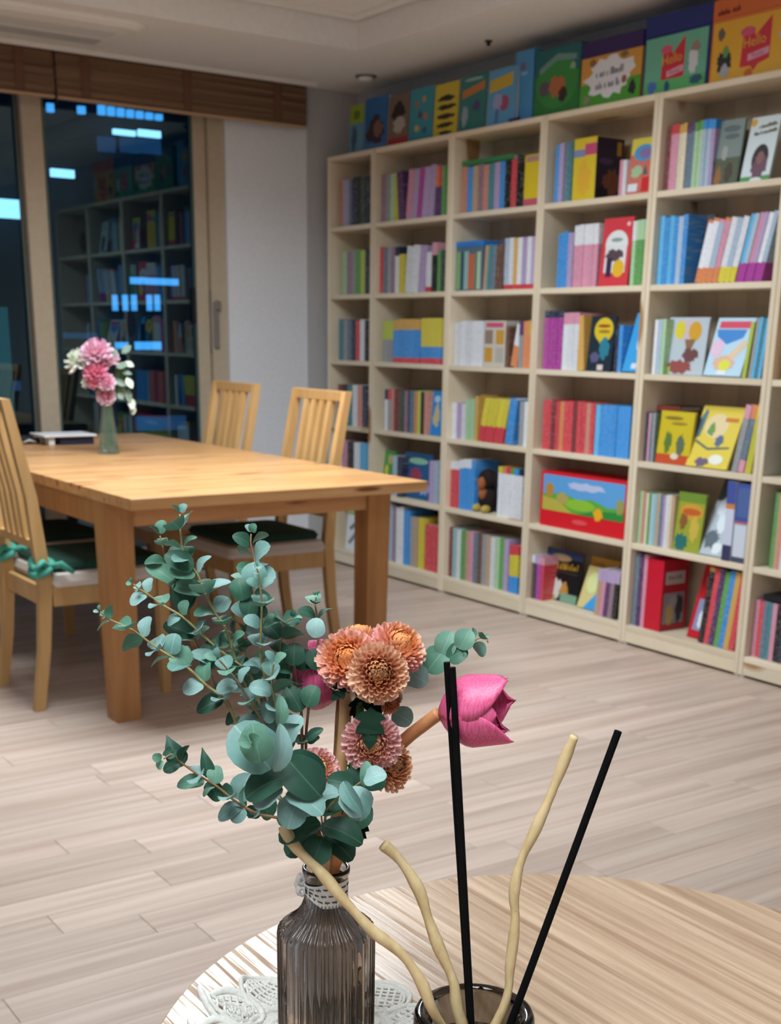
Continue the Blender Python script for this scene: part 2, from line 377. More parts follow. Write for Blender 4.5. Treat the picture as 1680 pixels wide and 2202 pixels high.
def book_unit():
    b = MB(); t = .09
    b.box(0, -.5, 0, .022, .5, 1, 0)                                   # spine
    b.box(.022, -.5, 0, 1, -.5+t, 1, 0).box(.022, .5-t, 0, 1, .5, 1, 0)   # boards
    b.box(.022, -.5+t, .012, .965, .5-t, .985, 1)                      # pages
    me = bpy.data.meshes.new('book'); me.from_pydata([tuple(v) for v in b.v], [], b.f)
    m, tr, bs = new_mat('book_cover'); N = tr.nodes; Lk = tr.links
    def att(n):
        a = N.new('ShaderNodeAttribute'); a.attribute_type = 'OBJECT'; a.attribute_name = n; return a
    tc = N.new('ShaderNodeTexCoord'); sp = N.new('ShaderNodeSeparateXYZ'); Lk.new(tc.outputs['Object'], sp.inputs[0])
    def cmp(op, a, b_):
        n = N.new('ShaderNodeMath'); n.operation = op; Lk.new(a, n.inputs[0]); Lk.new(b_, n.inputs[1]); return n.outputs[0]
    top = cmp('GREATER_THAN', sp.outputs['Z'], att('band_top').outputs['Fac']); bot = cmp('LESS_THAN', sp.outputs['Z'], att('band_bottom').outputs['Fac'])
    def mix(f, a, b_):
        n = N.new('ShaderNodeMixRGB'); Lk.new(f, n.inputs[0]); Lk.new(a, n.inputs[1]); Lk.new(b_, n.inputs[2]); return n.outputs[0]
    c = mix(top, att('color_main').outputs['Color'], att('color_top').outputs['Color']); c = mix(bot, c, att('color_bottom').outputs['Color'])
    # printed title specks down the spine
    mp = N.new('ShaderNodeMapping'); mp.inputs['Scale'].default_value = (1, 3, 30); Lk.new(tc.outputs['Object'], mp.inputs[0])
    nz = N.new('ShaderNodeTexNoise'); nz.noise_dimensions = '4D'; nz.inputs['Scale'].default_value = 1.5; nz.inputs['Detail'].default_value = 2; Lk.new(mp.outputs[0], nz.inputs['Vector'])
    oi = N.new('ShaderNodeObjectInfo'); mu = N.new('ShaderNodeMath'); mu.operation = 'MULTIPLY'; mu.inputs[1].default_value = 50; Lk.new(oi.outputs['Random'], mu.inputs[0]); Lk.new(mu.outputs[0], nz.inputs['W'])
    rp = N.new('ShaderNodeValToRGB'); rp.color_ramp.elements[0].position = .56; rp.color_ramp.elements[1].position = .62; rp.color_ramp.elements[1].color = (.28, .28, .28, 1); Lk.new(nz.outputs[0], rp.inputs[0])
    c = mix(rp.outputs[0], c, att('color_title').outputs['Color'])
    hs = N.new('ShaderNodeHueSaturation'); hs.inputs['Saturation'].default_value = .95; Lk.new(c, hs.inputs['Color']); Lk.new(hs.outputs[0], bs.inputs['Base Color']); bs.inputs['Roughness'].default_value = .42
    me.materials.append(m); me.materials.append(flat('#d9d3c6', .8, name='paper')); me.polygons.foreach_set('material_index', b.m); return me
BOOK = book_unit()
ORD = ['', 'first', 'second', 'third', 'fourth', 'fifth', 'sixth', 'seventh', 'eighth', 'ninth', 'tenth', 'eleventh', 'twelfth', 'thirteenth', 'fourteenth', 'fifteenth', 'sixteenth', 'seventeenth', 'eighteenth', 'nineteenth', 'twentieth'] + ['twenty-'+x for x in ('first', 'second', 'third', 'fourth', 'fifth', 'sixth', 'seventh', 'eighth', 'ninth')]
ROWN = ['top shelf', 'second shelf', 'third shelf', 'fourth shelf', 'fifth shelf', 'bottom shelf']
CASEN = ['the narrow corner bookcase', 'the second bookcase', 'the third bookcase', 'the fourth bookcase', 'the fifth bookcase', 'the cut-off bookcase']
cnt = {}
def spines(col, row, x0, x1, cols, yt, lean=0, bt=.2, bb=.14, X=3.703, depth=.15, gap=.0009, dz=0):
    """a run of books between image columns x0..x1 (at the shelf), spine tops at image row yt, lean in degrees (to the right)"""
    toks = cols.split(); n = len(toks); z = LEV[row+1]+.0004+dz
    ya, yb = yat(x0, X, z), yat(x1, X, z)
    ya = min(ya, EDGE[col]-.0245); yb = max(yb, EDGE[col+1]+.0245)
    h = zat(yt, X, (ya+yb)/2) - z
    h = min(max(h, .08), .30)
    if lean: h = h/math.cos(R(lean))
    if lean > 0: yb = max(yb, EDGE[col+1]+.0235+h*math.sin(R(lean)))
    if lean < 0: ya = min(ya, EDGE[col]-.0235-h*math.sin(R(-lean)))
    w = (ya-yb)/n; wt = w*math.cos(R(lean)) if lean else w
    for i, tk in enumerate(toks):
        k = cnt[(col, row)] = cnt.get((col, row), 0)+1
        base, tc_, bc = tk, None, None
        if '_' in base: base, bc = base.split('_')
        if '^' in base: base, tc_ = base.split('^')
        nm, hx = PAL[base]
        o = link('book', BOOK)
        hh = h*(1 - (0 if (i and toks[i-1] == tk) else random.uniform(0, .03)))
        th = wt-gap
        o.scale = (depth*random.uniform(.96, 1.04), th, hh)
        yc = ya-(i+.5)*w
        if lean:
            a = R(abs(lean)); lo = th/2*math.sin(a)
            o.location = (X+random.uniform(0, .004), yc, z+lo); o.rotation_euler = (R(lean), 0, 0)
        else: o.location = (X+random.uniform(0, .004), yc, z)
        jit = random.uniform(.9, 1.08); c4 = srgb(hx)
        o['color_main'] = [c*jit for c in c4[:3]]; o['color_top'] = list(srgb(PAL[tc_ or base][1])[:3]); o['color_bottom'] = list(srgb(PAL[bc or base][1])[:3])
        lum = sum(c4[:3])/3
        o['color_title'] = list(srgb('#3a3a48' if lum > .4 else '#d8d4c8')[:3])
        o['band_top'] = 1-bt if tc_ else 2.0; o['band_bottom'] = bb if bc else -1.0
        tail = f'{ORD[k]} from left, {ROWN[row]} of {CASEN[col]}'; hy = lambda c_: PAL[c_][0].replace(' ', '-')
        if tc_: nm2 = f'{hy(base)} book with {hy(tc_)} spine top'
        elif bc: nm2 = f'{hy(base)} book with {hy(bc)} spine foot'
        else: nm2 = f'{nm} book'
        tag(o, f'{nm2}, {tail}', 'book', 'books on the pine bookcases')
S = spines
# narrow corner case
S(0, 0, 731, 757, 'sm pb ll sl', 386); S(0, 0, 757, 794, 'nv bk dg nv', 378)
S(0, 1, 736, 794, 'lg mv gy gn lm nv', 536)
S(0, 2, 729, 792, 'tl gy sl nv rd wh bk', 686)
S(0, 3, 727, 788, 'dr bk tl wh sm nv', 827)
S(0, 4, 722, 786, 'wh pk bk wh sk', 948)
# second case
S(1, 0, 820, 856, 'mv gy lg ye', 372); S(1, 0, 857, 869, 'pu', 366, lean=-6); S(1, 0, 872, 930, 'pk ll mg ll ll', 360, lean=6); S(1, 0, 934, 957, 'pu^og pu^rd gn', 355, bt=.4)
S(1, 1, 812, 856, 'rd sl gy mv wh^nv', 530); S(1, 1, 857, 867, 'ye', 545); S(1, 1, 869, 912, 'wh wh ll', 528, lean=5); S(1, 1, 914, 925, 'wh_rd', 540); S(1, 1, 927, 938, 'bk^pk', 520, bt=.25); S(1, 1, 939, 953, 'gn dg', 535)
S(1, 2, 822, 844, 'gy^lm gy^lm', 690, bt=.45); S(1, 2, 845, 902, 'bl^gd_rd bl^gd_rd bl^gd_rd bl^gd_rd bl^gd_rd', 686, bt=.24, bb=.12); S(1, 2, 904, 948, 'bl^ye_rd bl^ye_rd bl^ye_rd bl^ye_rd', 684, bt=.62, bb=.13)
S(1, 3, 826, 918, 'wh^nv gy^rd sm dr br dg mv pu tl og lm bk sm', 838, bt=.25); 
S(1, 5, 804, 842, 'pb pb pb pb', 1078); S(1, 5, 843, 865, 'mv wh wh', 1088); S(1, 5, 866, 877, 'bl', 1095); S(1, 5, 879, 896, 'gy tn', 1110); S(1, 5, 898, 910, 'ye', 1112); S(1, 5, 912, 937, 'rd rd', 1130)
S(1, 4, 843, 862, 'pb nv', 980)
S(1, 4, 922, 941, 'll pb', 990)
# third case
S(2, 0, 992, 1108, 'sm bl tn mv sm tl ll bl bk rd', 350); S(2, 0, 1109, 1123, 'bk', 330)
S(2, 1, 1037, 1080, 'tn tl sl br br', 524, lean=3); S(2, 1, 1082, 1149, 'pb_rd wh_rd gd_rd wh_rd ll_rd wh_rd ll_rd', 508, bb=.1)
S(2, 2, 976, 1037, 'wh wh wh wh wh', 690); S(2, 2, 1085, 1092, 'br', 700); S(2, 2, 1096, 1110, 'og^wh', 700, lean=12, bt=.5); S(2, 2, 1113, 1140, 'gy^pu og og^gd', 688, bt=.3)  # lone brown spine stands in for the shaded gap in this row
S(2, 3, 970, 1000, 'wh ll wh', 866); S(2, 3, 1000, 1018, 'lg lg', 858); S(2, 3, 1019, 1025, 'gd', 852); S(2, 3, 1027, 1080, 'ye_rd ye_rd ye_rd ye_rd ye_rd', 860, lean=13, bb=.36); S(2, 3, 1085, 1101, 'bl', 858, lean=8); S(2, 3, 1114, 1133, 'gy wh', 862)
S(2, 4, 958, 986, 'rd^wh rd^wh rd^wh', 992, bt=.17); S(2, 4, 986, 1018, 'bl^wh bl^wh bl^wh bl', 988, bt=.17); S(2, 4, 1068, 1120, 'wh^ye wh^og wh^rd wh^gn wh^bl wh^nv', 1004, bt=.13)
S(2, 5, 961, 1090, 'dr lt wh gn tn pk sl br gy tn wh lg gn ll', 1146); S(2, 5, 1092, 1112, 'ye^rd_bl ye^rd_bl', 1172, bt=.2, bb=.35)
# fourth case
S(3, 0, 1190, 1226, 'bl ll sl tl', 306); S(3, 0, 1328, 1343, 'pk wh', 342)
S(3, 1, 1195, 1228, 'bl bl ll', 498); S(3, 1, 1229, 1281, 'pk^wh pk^wh pk^wh pk^wh pk^wh', 482, bt=.32); S(3, 1, 1352, 1386, 'lg^wh gn^lg gn^lg gn^lg', 472, bt=.3)
S(3, 2, 1167, 1205, 'mg^nv mg^nv mg^nv mg^nv', 668, bt=.12); S(3, 2, 1206, 1240, 'wh^pk wh^pk wh^pk', 672, bt=.2); S(3, 2, 1241, 1255, 'gd', 676, lean=-5); S(3, 2, 1318, 1334, 'nv bl', 698)
S(3, 3, 1164, 1274, 'rd rd dr rd og rd rd dr rd rd sm rd', 862); S(3, 3, 1275, 1350, 'sk bl bl bl bl bl bl bl', 872)
S(3, 5, 1124, 1166, 'br^wh nv^ll mg^ll mg^pk rd^pk', 1196, bt=.17); S(3, 5, 1276, 1322, 'tn^ll pk^ll pu^ll mv^ll bk^ll', 1226, lean=4, bt=.25)
# fifth case
S(4, 0, 1427, 1528, 'dr pk^rd pk^rd cr^gd cr^gd sl^pu sl^pu lg^gn lg^gn pb^bl pb^bl ll^bl', 262, bt=.14)
S(4, 1, 1409, 1470, 'sk bl sk bl pb bl', 462); S(4, 1, 1492, 1578, 'wh^og_og wh^og_og pb^pk_og pk^og_og wh_ye pb_ye wh_ye', 470, lean=12, bb=.24, bt=.05); S(4, 1, 1580, 1636, 'sk_mg pb_mg pk_mg ll_mg wh_mg pb_mg', 458, lean=12, bb=.28)
S(4, 2, 1401, 1424, 'wh pb lg', 684); S(4, 2, 1608, 1645, 'gy sk tl sk nv', 682, lean=5); S(4, 2, 1595, 1603, 'lm', 690, lean=6)
S(4, 3, 1371, 1408, 'nv pk sl gy dg', 886); S(4, 3, 1572, 1597, 'gy^pk sl^og_pk', 868, lean=10, bt=.2, bb=.18); S(4, 3, 1601, 1626, 'ye lm ye', 866, lean=8)
S(4, 4, 1361, 1443, 'lg sm cr gn pb lt tn sl ll wh cr tn', 1060)
S(4, 5, 1358, 1382, 'sl pu pk', 1186); S(4, 5, 1500, 1583, 'bk^gd rd pu gn bl gd rd', 1222, lean=6, bt=.05)
# cut-off case
S(5, 4, 1652, 1690, 'gn tn sm wh gy', 1060); S(5, 5, 1608, 1690, 'pk rd sl tl pk bk nv og', 1296)
S(5, 1, 1690, 1780, 'bl wh sk rd', 470); S(5, 2, 1680, 1760, 'gd rd tl wh', 700)

# ------------------------------------------------------------------ books and boxes that show their covers
M_paper = flat('#d9d3c6', .8, name='paper')
def art_geo(kind, a, w, h):
    if kind == 'r':
        u0, v0, u1, v1 = a; return [(u0*w, v0*h), (u1*w, v0*h), (u1*w, v1*h), (u0*w, v1*h)], [(0, 1, 2, 3)]
    if kind == 'e':
        cu, cv, ru, rv = a; n = 20
        return [((cu+ru*math.cos(2*math.pi*i/n))*w, (cv+rv*math.sin(2*math.pi*i/n))*h) for i in range(n)], [tuple(range(n))]
    if kind == 'b':                       # blobby outline
        cu, cv, ru, rv, sd = a; n = 28; rg = random.Random(sd); am = [rg.uniform(.75, 1.2) for _ in range(n)]
        return [((cu+ru*am[i]*math.cos(2*math.pi*i/n))*w, (cv+rv*am[i]*math.sin(2*math.pi*i/n))*h) for i in range(n)], [tuple(range(n))]
    if kind == 'p':
        return [(u*w, v*h) for u, v in a], [tuple(range(len(a)))]
    if kind == 'w':                       # illegible blurred lettering: a row of small strokes
        u, v, wd_, ht, sd, sl = a; rg = random.Random(sd); vs, fs = [], []; x = u-wd_/2
        while x < u+wd_/2:
            sw = rg.uniform(.015, .03); hh = ht*rg.choice((.6, .7, 1.0)); n = len(vs); dy = (x-u)*sl
            vs += [((x+a_)*w, (v+dy+b_)*h) for a_, b_ in ((0, -ht/2), (sw, -ht/2), (sw, -ht/2+hh), (0, -ht/2+hh))]; fs.append((n, n+1, n+2, n+3)); x += sw+rg.choice((.008, .012, .012, .04))
        return vs, fs
    if kind == 't':
        u, v, sz, s, rot = a; vs, fs = text_geo(s); c, sn = math.cos(R(rot)), math.sin(R(rot))
        return [(u*w+sz*h*(p.x*c-p.y*sn), v*h+sz*h*(p.x*sn+p.y*c)) for p in vs], fs
ANAME = {'r': 'cover_panel', 'e': 'cover_shape', 'b': 'cover_picture', 'p': 'cover_shape', 't': 'title_text', 'w': 'title_text'}
def cover_thing(name, label, cat, loc, w, h, th, hx, arts, yaw=0, tilt=0, lean=0, style='book', spine=None, group=None, lid=None, side=None):
    """front face in local x (right) / z (up); depth along local y"""
    e = empty(name, loc)
    e.rotation_euler = (Matrix.Rotation(R(-90+yaw), 3, 'Z') @ Matrix.Rotation(R(lean), 3, 'Y') @ Matrix.Rotation(R(-tilt), 3, 'X')).to_euler()
    tag(e, label, cat, group)
    m = flat(hx, .4); b = MB(); t = min(.003, th*.25)
    if style == 'book':
        b.box(0, 0, 0, w, t, h).box(0, th-t, 0, w, th, h).build('cover', m, e, off=ZERO)
        MB().cbox(0, t, 0, t, th-t, h, .0004).build('spine', flat(spine or hx, .4), e, off=ZERO)
        MB().box(t, t, .003, w-.004, th-t, h-.004).build('pages', M_paper, e, off=ZERO)
    else:
        lz = h*(1-(lid[0] if lid else 0))
        MB().cbox(0, 0, 0, w, th, lz if lid else h, .0015).build('box_body', m, e, off=ZERO)
        if lid: MB().cbox(-.0015, -.0015, lz+.0003, w+.0015, th+.0015, h, .002).build('lid', flat(lid[1], .4), e, off=ZERO)
        if spine: MB().box(-.0006, .001, .002, -.0001, th-.001, (lz if lid else h)-.002).build('side_print', flat(spine, .4), e, off=ZERO)
    for i, (k, a, c) in enumerate(arts):
        g2, fs = art_geo(k, a, w, h)
        y1 = -.0004-.0002*i - (.0016 if (lid and style != 'book') else 0)
        n = len(g2); vs = [(x, y1, z) for x, z in g2]
        if k not in 'tw':
            vs += [(x, -.00002, z) for x, z in g2]
            f2 = [tuple(reversed(f)) if False else f for f in fs] + [(j, (j+1) % n, n+(j+1) % n, n+j) for j in range(n)]
        else: f2 = fs
        MB().add(vs, f2).build(ANAME[k], flat(c, .45), e, off=ZERO)
    if side:                              # print on the right-hand side of a thick book or box
        MB().box(w+.0001, .0015, .0015, w+.0005, th-.0015, h-.0015).build('side_cover', flat(side[0], .4), e, off=ZERO)
        for i, (k, a, c) in enumerate(side[1]):
            g2, fs = art_geo(k, a, th, h); MB().add([(w+.0008+.0002*i, x, z) for x, z in g2], fs).build(ANAME[k], flat(c, .45), e, off=ZERO)
    return e
def face(col, row, x0, x1, yt, label, hx, arts, th=.010, X=3.72, yaw=0, tilt=6, lean=0, style='book', spine=None, cat='book', name='picture_book', z=None, lid=None, hmax=.305, side=None):
    z = LEV[row+1] if z is None else z
    za = z+.0005
    ya, yb = yat(x0, X, z), yat(x1, X, z)
    if z < 2: ya = min(ya, EDGE[col]-.0235); yb = max(yb, EDGE[col+1]+.0235)
    w = abs(ya-yb)/max(.3, math.cos(R(yaw)))
    h = min(zat(yt, X, (ya+yb)/2)-z, hmax)/math.cos(R(tilt))/math.cos(R(lean))
    w = w/math.cos(R(lean)) if lean else w
    lift = (w*math.sin(R(lean)) if lean > 0 else 0) + th*math.sin(R(tilt))
    return cover_thing(name, label, cat, (X, ya, za+lift), w, h, th, hx, arts, yaw, tilt, lean, style, spine, lid=lid, side=side)
# --- inside the cases
face(0, 5, 742, 790, 1082, 'white magazine with slanted dark lines standing on the bottom shelf behind the table leg', '#dfe5ea', [('r', (.0, .72, .45, .92), '#9bb98a'), ('p', [(.1, .45), (.2, .4), (.95, .85), (.88, .92)], '#6f8690'), ('p', [(.1, .15), (.22, .12), (.6, .45), (.5, .5)], '#7d8b98'), ('p', [(.6, .2), (.72, .15), (.98, .5), (.9, .55)], '#86a08e')], X=3.705)
face(1, 3, 921, 946, 842, 'blue picture book with a pale figure at right end of the fourth shelf, second bookcase', '#2b86cf', [('b', (.55, .45, .28, .25, 4), '#c3b98a'), ('e', (.5, .82, .25, .08), '#9fd0e8')], X=3.72)
face(1, 4, 807, 842, 970, 'green picture book at the left end of the fifth shelf, second bookcase', '#4f9850', [('e', (.3, .55, .16, .12), '#d8cf4a'), ('b', (.6, .8, .25, .12, 3), '#b8b070')], X=3.73)
face(1, 4, 863, 921, 975, 'dark blue picture book with a red creature behind the table corner', '#255a8a', [('e', (.5, .82, .36, .07), '#8fc4a8'), ('b', (.45, .5, .2, .18, 6), '#a0425e'), ('b', (.8, .25, .2, .15, 8), '#8aa8e0')], X=3.735)
face(2, 0, 1125, 1158, 332, 'yellow boxed book with a pink foot at right end of the third bookcase top shelf', '#d8c02c', [('r', (0, 0, 1, .15), '#c05a6e'), ('r', (.1, .86, .9, .97), '#b08a80')], X=3.70, th=.1, tilt=0, style='box', name='book_box', cat='box')
e = face(2, 1, 976, 1035, 519, 'clear book bin with a blue rim standing on the second shelf, third bookcase', '#5c6f80', [('r', (.05, .03, .2, .80), '#7fae72'), ('r', (.2, .03, .34, .80), '#3c5570'), ('r', (.34, .03, .5, .80), '#8fb8b8'), ('r', (.5, .03, .74, .74), '#c56a4c'), ('r', (.74, .03, .84, .78), '#4f8a78'), ('r', (.84, .03, .95, .78), '#b7cdb4')], X=3.70, th=.14, tilt=0, style='box', name='book_bin', cat='bin', lid=(.11, '#2f7fd0'))
face(2, 2, 1039, 1084, 690, 'grey and white boxed set with golden squares on the third shelf', '#c9c4b8', [('r', (.05, .1, .42, .42), '#c8963c'), ('r', (.05, .5, .42, .8), '#8f7e70'), ('r', (.58, .1, .95, .42), '#b5b0a8'), ('r', (.58, .5, .95, .8), '#c8963c'), ('r', (.1, .86, .9, .96), '#c8587c')], X=3.705, th=.12, tilt=0, style='box', name='book_box', cat='box')
face(2, 3, 1026, 1062, 850, 'golden picture book behind the leaning yellow set, third bookcase', '#cfa240', [('b', (.45, .75, .3, .1, 2), '#7a6a50'), ('b', (.5, .45, .25, .2, 5), '#a87a30')], X=3.80, tilt=4)
face(3, 0, 1229, 1277, 296, 'thick yellow book with a dark purple side cover, fourth bookcase top shelf', '#d9bf34', [('r', (0, .70, .5, .82), '#7f8fb0'), ('r', (.5, .72, 1, .9), '#c0507a'), ('b', (.5, .35, .3, .28, 12), '#dcae38')], X=3.703, th=.15, tilt=0, style='box', name='thick_book', cat='book', side=('#2a2036', [('r', (.74, .72, .9, .94), '#b98a2c'), ('b', (.6, .28, .34, .22, 9), '#7a4630'), ('e', (.35, .62, .25, .05), '#4a3a5c'), ('b', (.3, .12, .2, .1, 3), '#191622')]))
face(3, 0, 1346, 1396, 296, 'bright picture book with a blue oval on red and yellow, fourth bookcase top shelf', '#cf7468', [('r', (0, .72, 1, 1), '#d8cc4c'), ('e', (.55, .74, .42, .15), '#4d9ad0'), ('e', (.62, .73, .26, .09), '#8a72a8'), ('b', (.35, .42, .25, .12, 7), '#a8c8a0'), ('p', [(.6, .35), (.8, .35), (.7, .52)], '#3f6a62'), ('r', (.05, .06, .45, .2), '#dfe6ee'), ('r', (.62, .05, 1, .3), '#cf2b30')], X=3.712)
face(3, 1, 1284, 1291, 476, 'dark grey picture book mostly hidden behind the red cover', '#4c4e58', [], X=3.79)
face(3, 1, 1286, 1348, 468, 'red picture book with a white arch and a yellow dress, fourth bookcase', '#d2404a', [('e', (.5, .62, .38, .2), '#dfe4e4'), ('r', (.14, .2, .86, .6), '#dcdfe2'), ('e', (.5, .68, .2, .03), '#8aa0a0'), ('b', (.45, .45, .3, .09, 5), '#5a4650'), ('e', (.64, .26, .2, .13), '#e2b52e'), ('r', (.22, .14, .4, .42), '#3a2c4a'), ('e', (.85, .9, .06, .03), '#e8c8d0')], X=3.706, tilt=4)
face(3, 2, 1260, 1312, 680, 'black picture book with a yellow shield title, fourth bookcase third shelf', '#24303c', [('e', (.55, .75, .38, .22), '#d8bf30'), ('p', [(.2, .7), (.9, .7), (.55, .42)], '#d8bf30'), ('e', (.55, .82, .26, .03), '#a04a28'), ('e', (.58, .72, .24, .03), '#a07a28'), ('b', (.65, .42, .2, .2, 6), '#2e7f94'), ('b', (.3, .25, .2, .1, 8), '#5a5a80'), ('r', (.45, .02, .68, .12), '#d5c8c4')], X=3.71, tilt=5)
face(3, 2, 1337, 1368, 676, 'sky blue picture book leaning at the right end of the third shelf', '#3d9fdc', [('e', (.7, .5, .18, .14), '#bcd8f0'), ('r', (.55, .05, .9, .14), '#d5d8e8')], X=3.706, tilt=17, th=.02)
face(3, 4, 1160, 1341, 1024, 'long red box with a meadow picture filling the fifth shelf of the fourth bookcase', '#d51f2c', [('r', (.03, .30, .985, .95), '#5ea2dc'), ('b', (.55, .8, .22, .07, 3), '#b8c4e6'), ('p', [(.03, .30), (.985, .30), (.985, .52), (.8, .50), (.62, .60), (.45, .56), (.25, .66), (.12, .58), (.03, .60)], '#5ea83c'), ('e', (.48, .47, .18, .10), '#8cc03a'), ('p', [(.03, .3), (.4, .3), (.22, .5), (.03, .55)], '#b9b04a'), ('p', [(.45, .3), (.985, .3), (.985, .46), (.7, .42)], '#2f8a3e'), ('b', (.11, .66, .05, .14, 5), '#b88a3c'), ('b', (.27, .55, .07, .10, 6), '#b4a25c'), ('b', (.94, .55, .05, .14, 8), '#9a9a5c'), ('b', (.70, .36, .055, .11, 9), '#e8ad26'), ('e', (.49, .16, .09, .045), '#e0525a')], X=3.70, th=.17, tilt=0, style='box', name='game_box', cat='box', spine='#c02030')
face(3, 5, 1162, 1238, 1186, 'black picture book with gold title on the bottom shelf, fourth bookcase', '#15161a', [('r', (0, .84, 1, 1), '#31426e'), ('e', (.42, .85, .28, .07), '#b59a74'), ('w', (.52, .69, .8, .13, 3, .05), '#c89a2c'), ('r', (.06, .56, .94, .585), '#3a352c'), ('b', (.22, .35, .14, .16, 2), '#cdb648'), ('b', (.4, .22, .15, .2, 5), '#cfd4cf'), ('b', (.62, .24, .12, .14, 4), '#c08a44'), ('r', (.55, .0, 1, .17), '#7da58c'), ('r', (0, .0, .4, .10), '#a9a850')], X=3.765, tilt=8)
face(3, 5, 1240, 1282, 1225, 'pale yellow picture book with a blue corner leaning on the bottom shelf', '#d6c98a', [('p', [(.3, 0), (1, 0), (1, .35), (.75, .4)], '#3f9fe2'), ('e', (.45, .62, .3, .25), '#dbe3a0')], X=3.745, tilt=20, spine='#d08a80', th=.012)
face(3, 5, 1262, 1322, 1203, 'golden picture book behind the lilac-topped spines, bottom shelf', '#b98a38', [('b', (.35, .8, .3, .1, 6), '#a06a30')], X=3.81, tilt=4)
face(4, 0, 1531, 1583, 256, 'grey-green picture book with dim figures, fifth bookcase top shelf', '#7f908e', [('r', (0, 0, 1, .42), '#57604e'), ('e', (.5, .86, .35, .05), '#5d6e70'), ('e', (.55, .74, .3, .04), '#5d6e70'), ('b', (.35, .5, .12, .12, 3), '#a3a8a2'), ('b', (.2, .14, .14, .14, 4), '#9a6a40'), ('b', (.6, .2, .16, .16, 7), '#4a4238')], X=3.71, tilt=6)
face(4, 0, 1560, 1588, 280, 'very dark brown book half hidden beside the grey-green picture book', '#2c231e', [], X=3.80, tilt=3)
face(4, 0, 1590, 1652, 248, 'white picture book showing a dark-haired child, fifth bookcase top shelf', '#d5e4ea', [('r', (0, .0, 1, .08), '#4f9a5a'), ('e', (.55, .35, .28, .22), '#23202a'), ('b', (.56, .2, .26, .2, 5), '#6b4a5c'), ('e', (.56, .36, .12, .10), '#8a5f5c'), ('e', (.1, .92, .1, .06), '#d9ac3c'), ('w', (.6, .86, .6, .06, 4, .05), '#6a6038'), ('w', (.56, .76, .75, .06, 5, .05), '#6a6038'), ('e', (.55, .02, .2, .04), '#e2e8e6')], X=3.708, tilt=11)
face(4, 1, 1471, 1520, 462, 'dark grey picture book between the two blue sets, fifth bookcase', '#565a64', [('e', (.45, .68, .5, .03), '#2e3038'), ('b', (.5, .45, .16, .2, 4), '#23242a'), ('r', (.05, 0, .9, .08), '#8a6a62')], X=3.78, tilt=4)
face(4, 2, 1426, 1510, 683, 'pale picture book with a yellow balloon, fifth bookcase third shelf', '#b9c6d0', [('e', (.52, .76, .34, .2), '#c9bcc4'), ('e', (.3, .78, .13, .16), '#d9c93c'), ('e', (.68, .76, .16, .17), '#cfa034'), ('p', [(.45, .62), (.72, .62), (.62, .42), (.52, .42)], '#8a6a50'), ('b', (.62, .34, .2, .12, 5), '#6f4848'), ('b', (.4, .14, .3, .12, 3), '#94504c'), ('r', (.0, 0, .16, .14), '#9fc060')], X=3.73, tilt=5)
face(4, 2, 1512, 1591, 686, 'light blue picture book with a red title and pink figures, third shelf', '#b7d6ea', [('r', (.08, .82, .92, .94), '#d04a62'), ('p', [(.05, .8), (.85, .8), (.8, .66), (.4, .54), (.1, .68)], '#3f86cf'), ('e', (.18, .48, .17, .15), '#e0c0d8'), ('p', [(.45, .3), (.85, .62), (.97, .55), (.6, .22)], '#e0c4a4'), ('b', (.45, .22, .28, .13, 6), '#dcb49a'), ('e', (.5, .18, .15, .1), '#d8dc4a'), ('r', (.35, .02, .6, .09), '#e0e6ec')], X=3.700, tilt=17, spine='#d88a70', th=.016)
face(4, 3, 1409, 1480, 886, 'yellow picture book with a red foot and white sticker, fifth bookcase', '#cdb82c', [('r', (0, 0, 1, .18), '#c4502c'), ('e', (.4, .87, .28, .035), '#8a7430'), ('e', (.58, .77, .24, .03), '#9a8430'), ('b', (.3, .4, .11, .2, 5), '#5d7a38'), ('b', (.68, .36, .13, .2, 8), '#5f6e58'), ('e', (.55, .15, .12, .06), '#dad2c0')], X=3.706, tilt=5, spine='#5d8a4a', th=.012)
face(4, 3, 1474, 1562, 878, 'large yellow picture book with a winding blue line and white sticker', '#dfc94e', [('e', (.45, .68, .28, .2), '#e2cfa0'), ('p', [(.0, .78), (.1, .95), (.16, .9), (.12, .5), (.0, .45)], '#5d7a86'), ('p', [(.06, .44), (.4, .32), (.9, .36), (.9, .33), (.4, .28), (.05, .4)], '#5f6f62'), ('b', (.36, .62, .09, .1, 4), '#6f9a50'), ('b', (.62, .45, .1, .1, 7), '#5a6c8c'), ('r', (.62, .76, .92, .82), '#cf7838'), ('e', (.68, .14, .17, .08), '#e8e8de'), ('b', (.35, .08, .16, .07, 5), '#6c5f78')], X=3.698, tilt=20, th=.012)
face(4, 4, 1445, 1502, 1062, 'green and yellow picture book with an orange title, fifth bookcase', '#9aa33a', [('r', (0, .84, 1, 1), '#6f8f34'), ('e', (.55, .68, .42, .14), '#d0993a'), ('e', (.55, .68, .34, .06), '#c0602c'), ('b', (.28, .5, .14, .14, 5), '#8a5a34'), ('b', (.3, .15, .24, .15, 3), '#2b6f6c'), ('b', (.72, .4, .16, .22, 6), '#c8b04a')], X=3.71, tilt=5, spine='#d8d2b0')
face(4, 4, 1500, 1550, 1036, 'grey snowy picture book leaning beside the blue binders', '#b5c2cc', [('r', (0, .7, 1, 1), '#4a5454'), ('b', (.35, .62, .22, .12, 4), '#d5e0ea'), ('b', (.6, .42, .26, .12, 6), '#dce6ee'), ('b', (.35, .2, .3, .12, 8), '#5f6c76'), ('b', (.72, .1, .2, .08, 3), '#dfe8ec')], X=3.712, tilt=24)
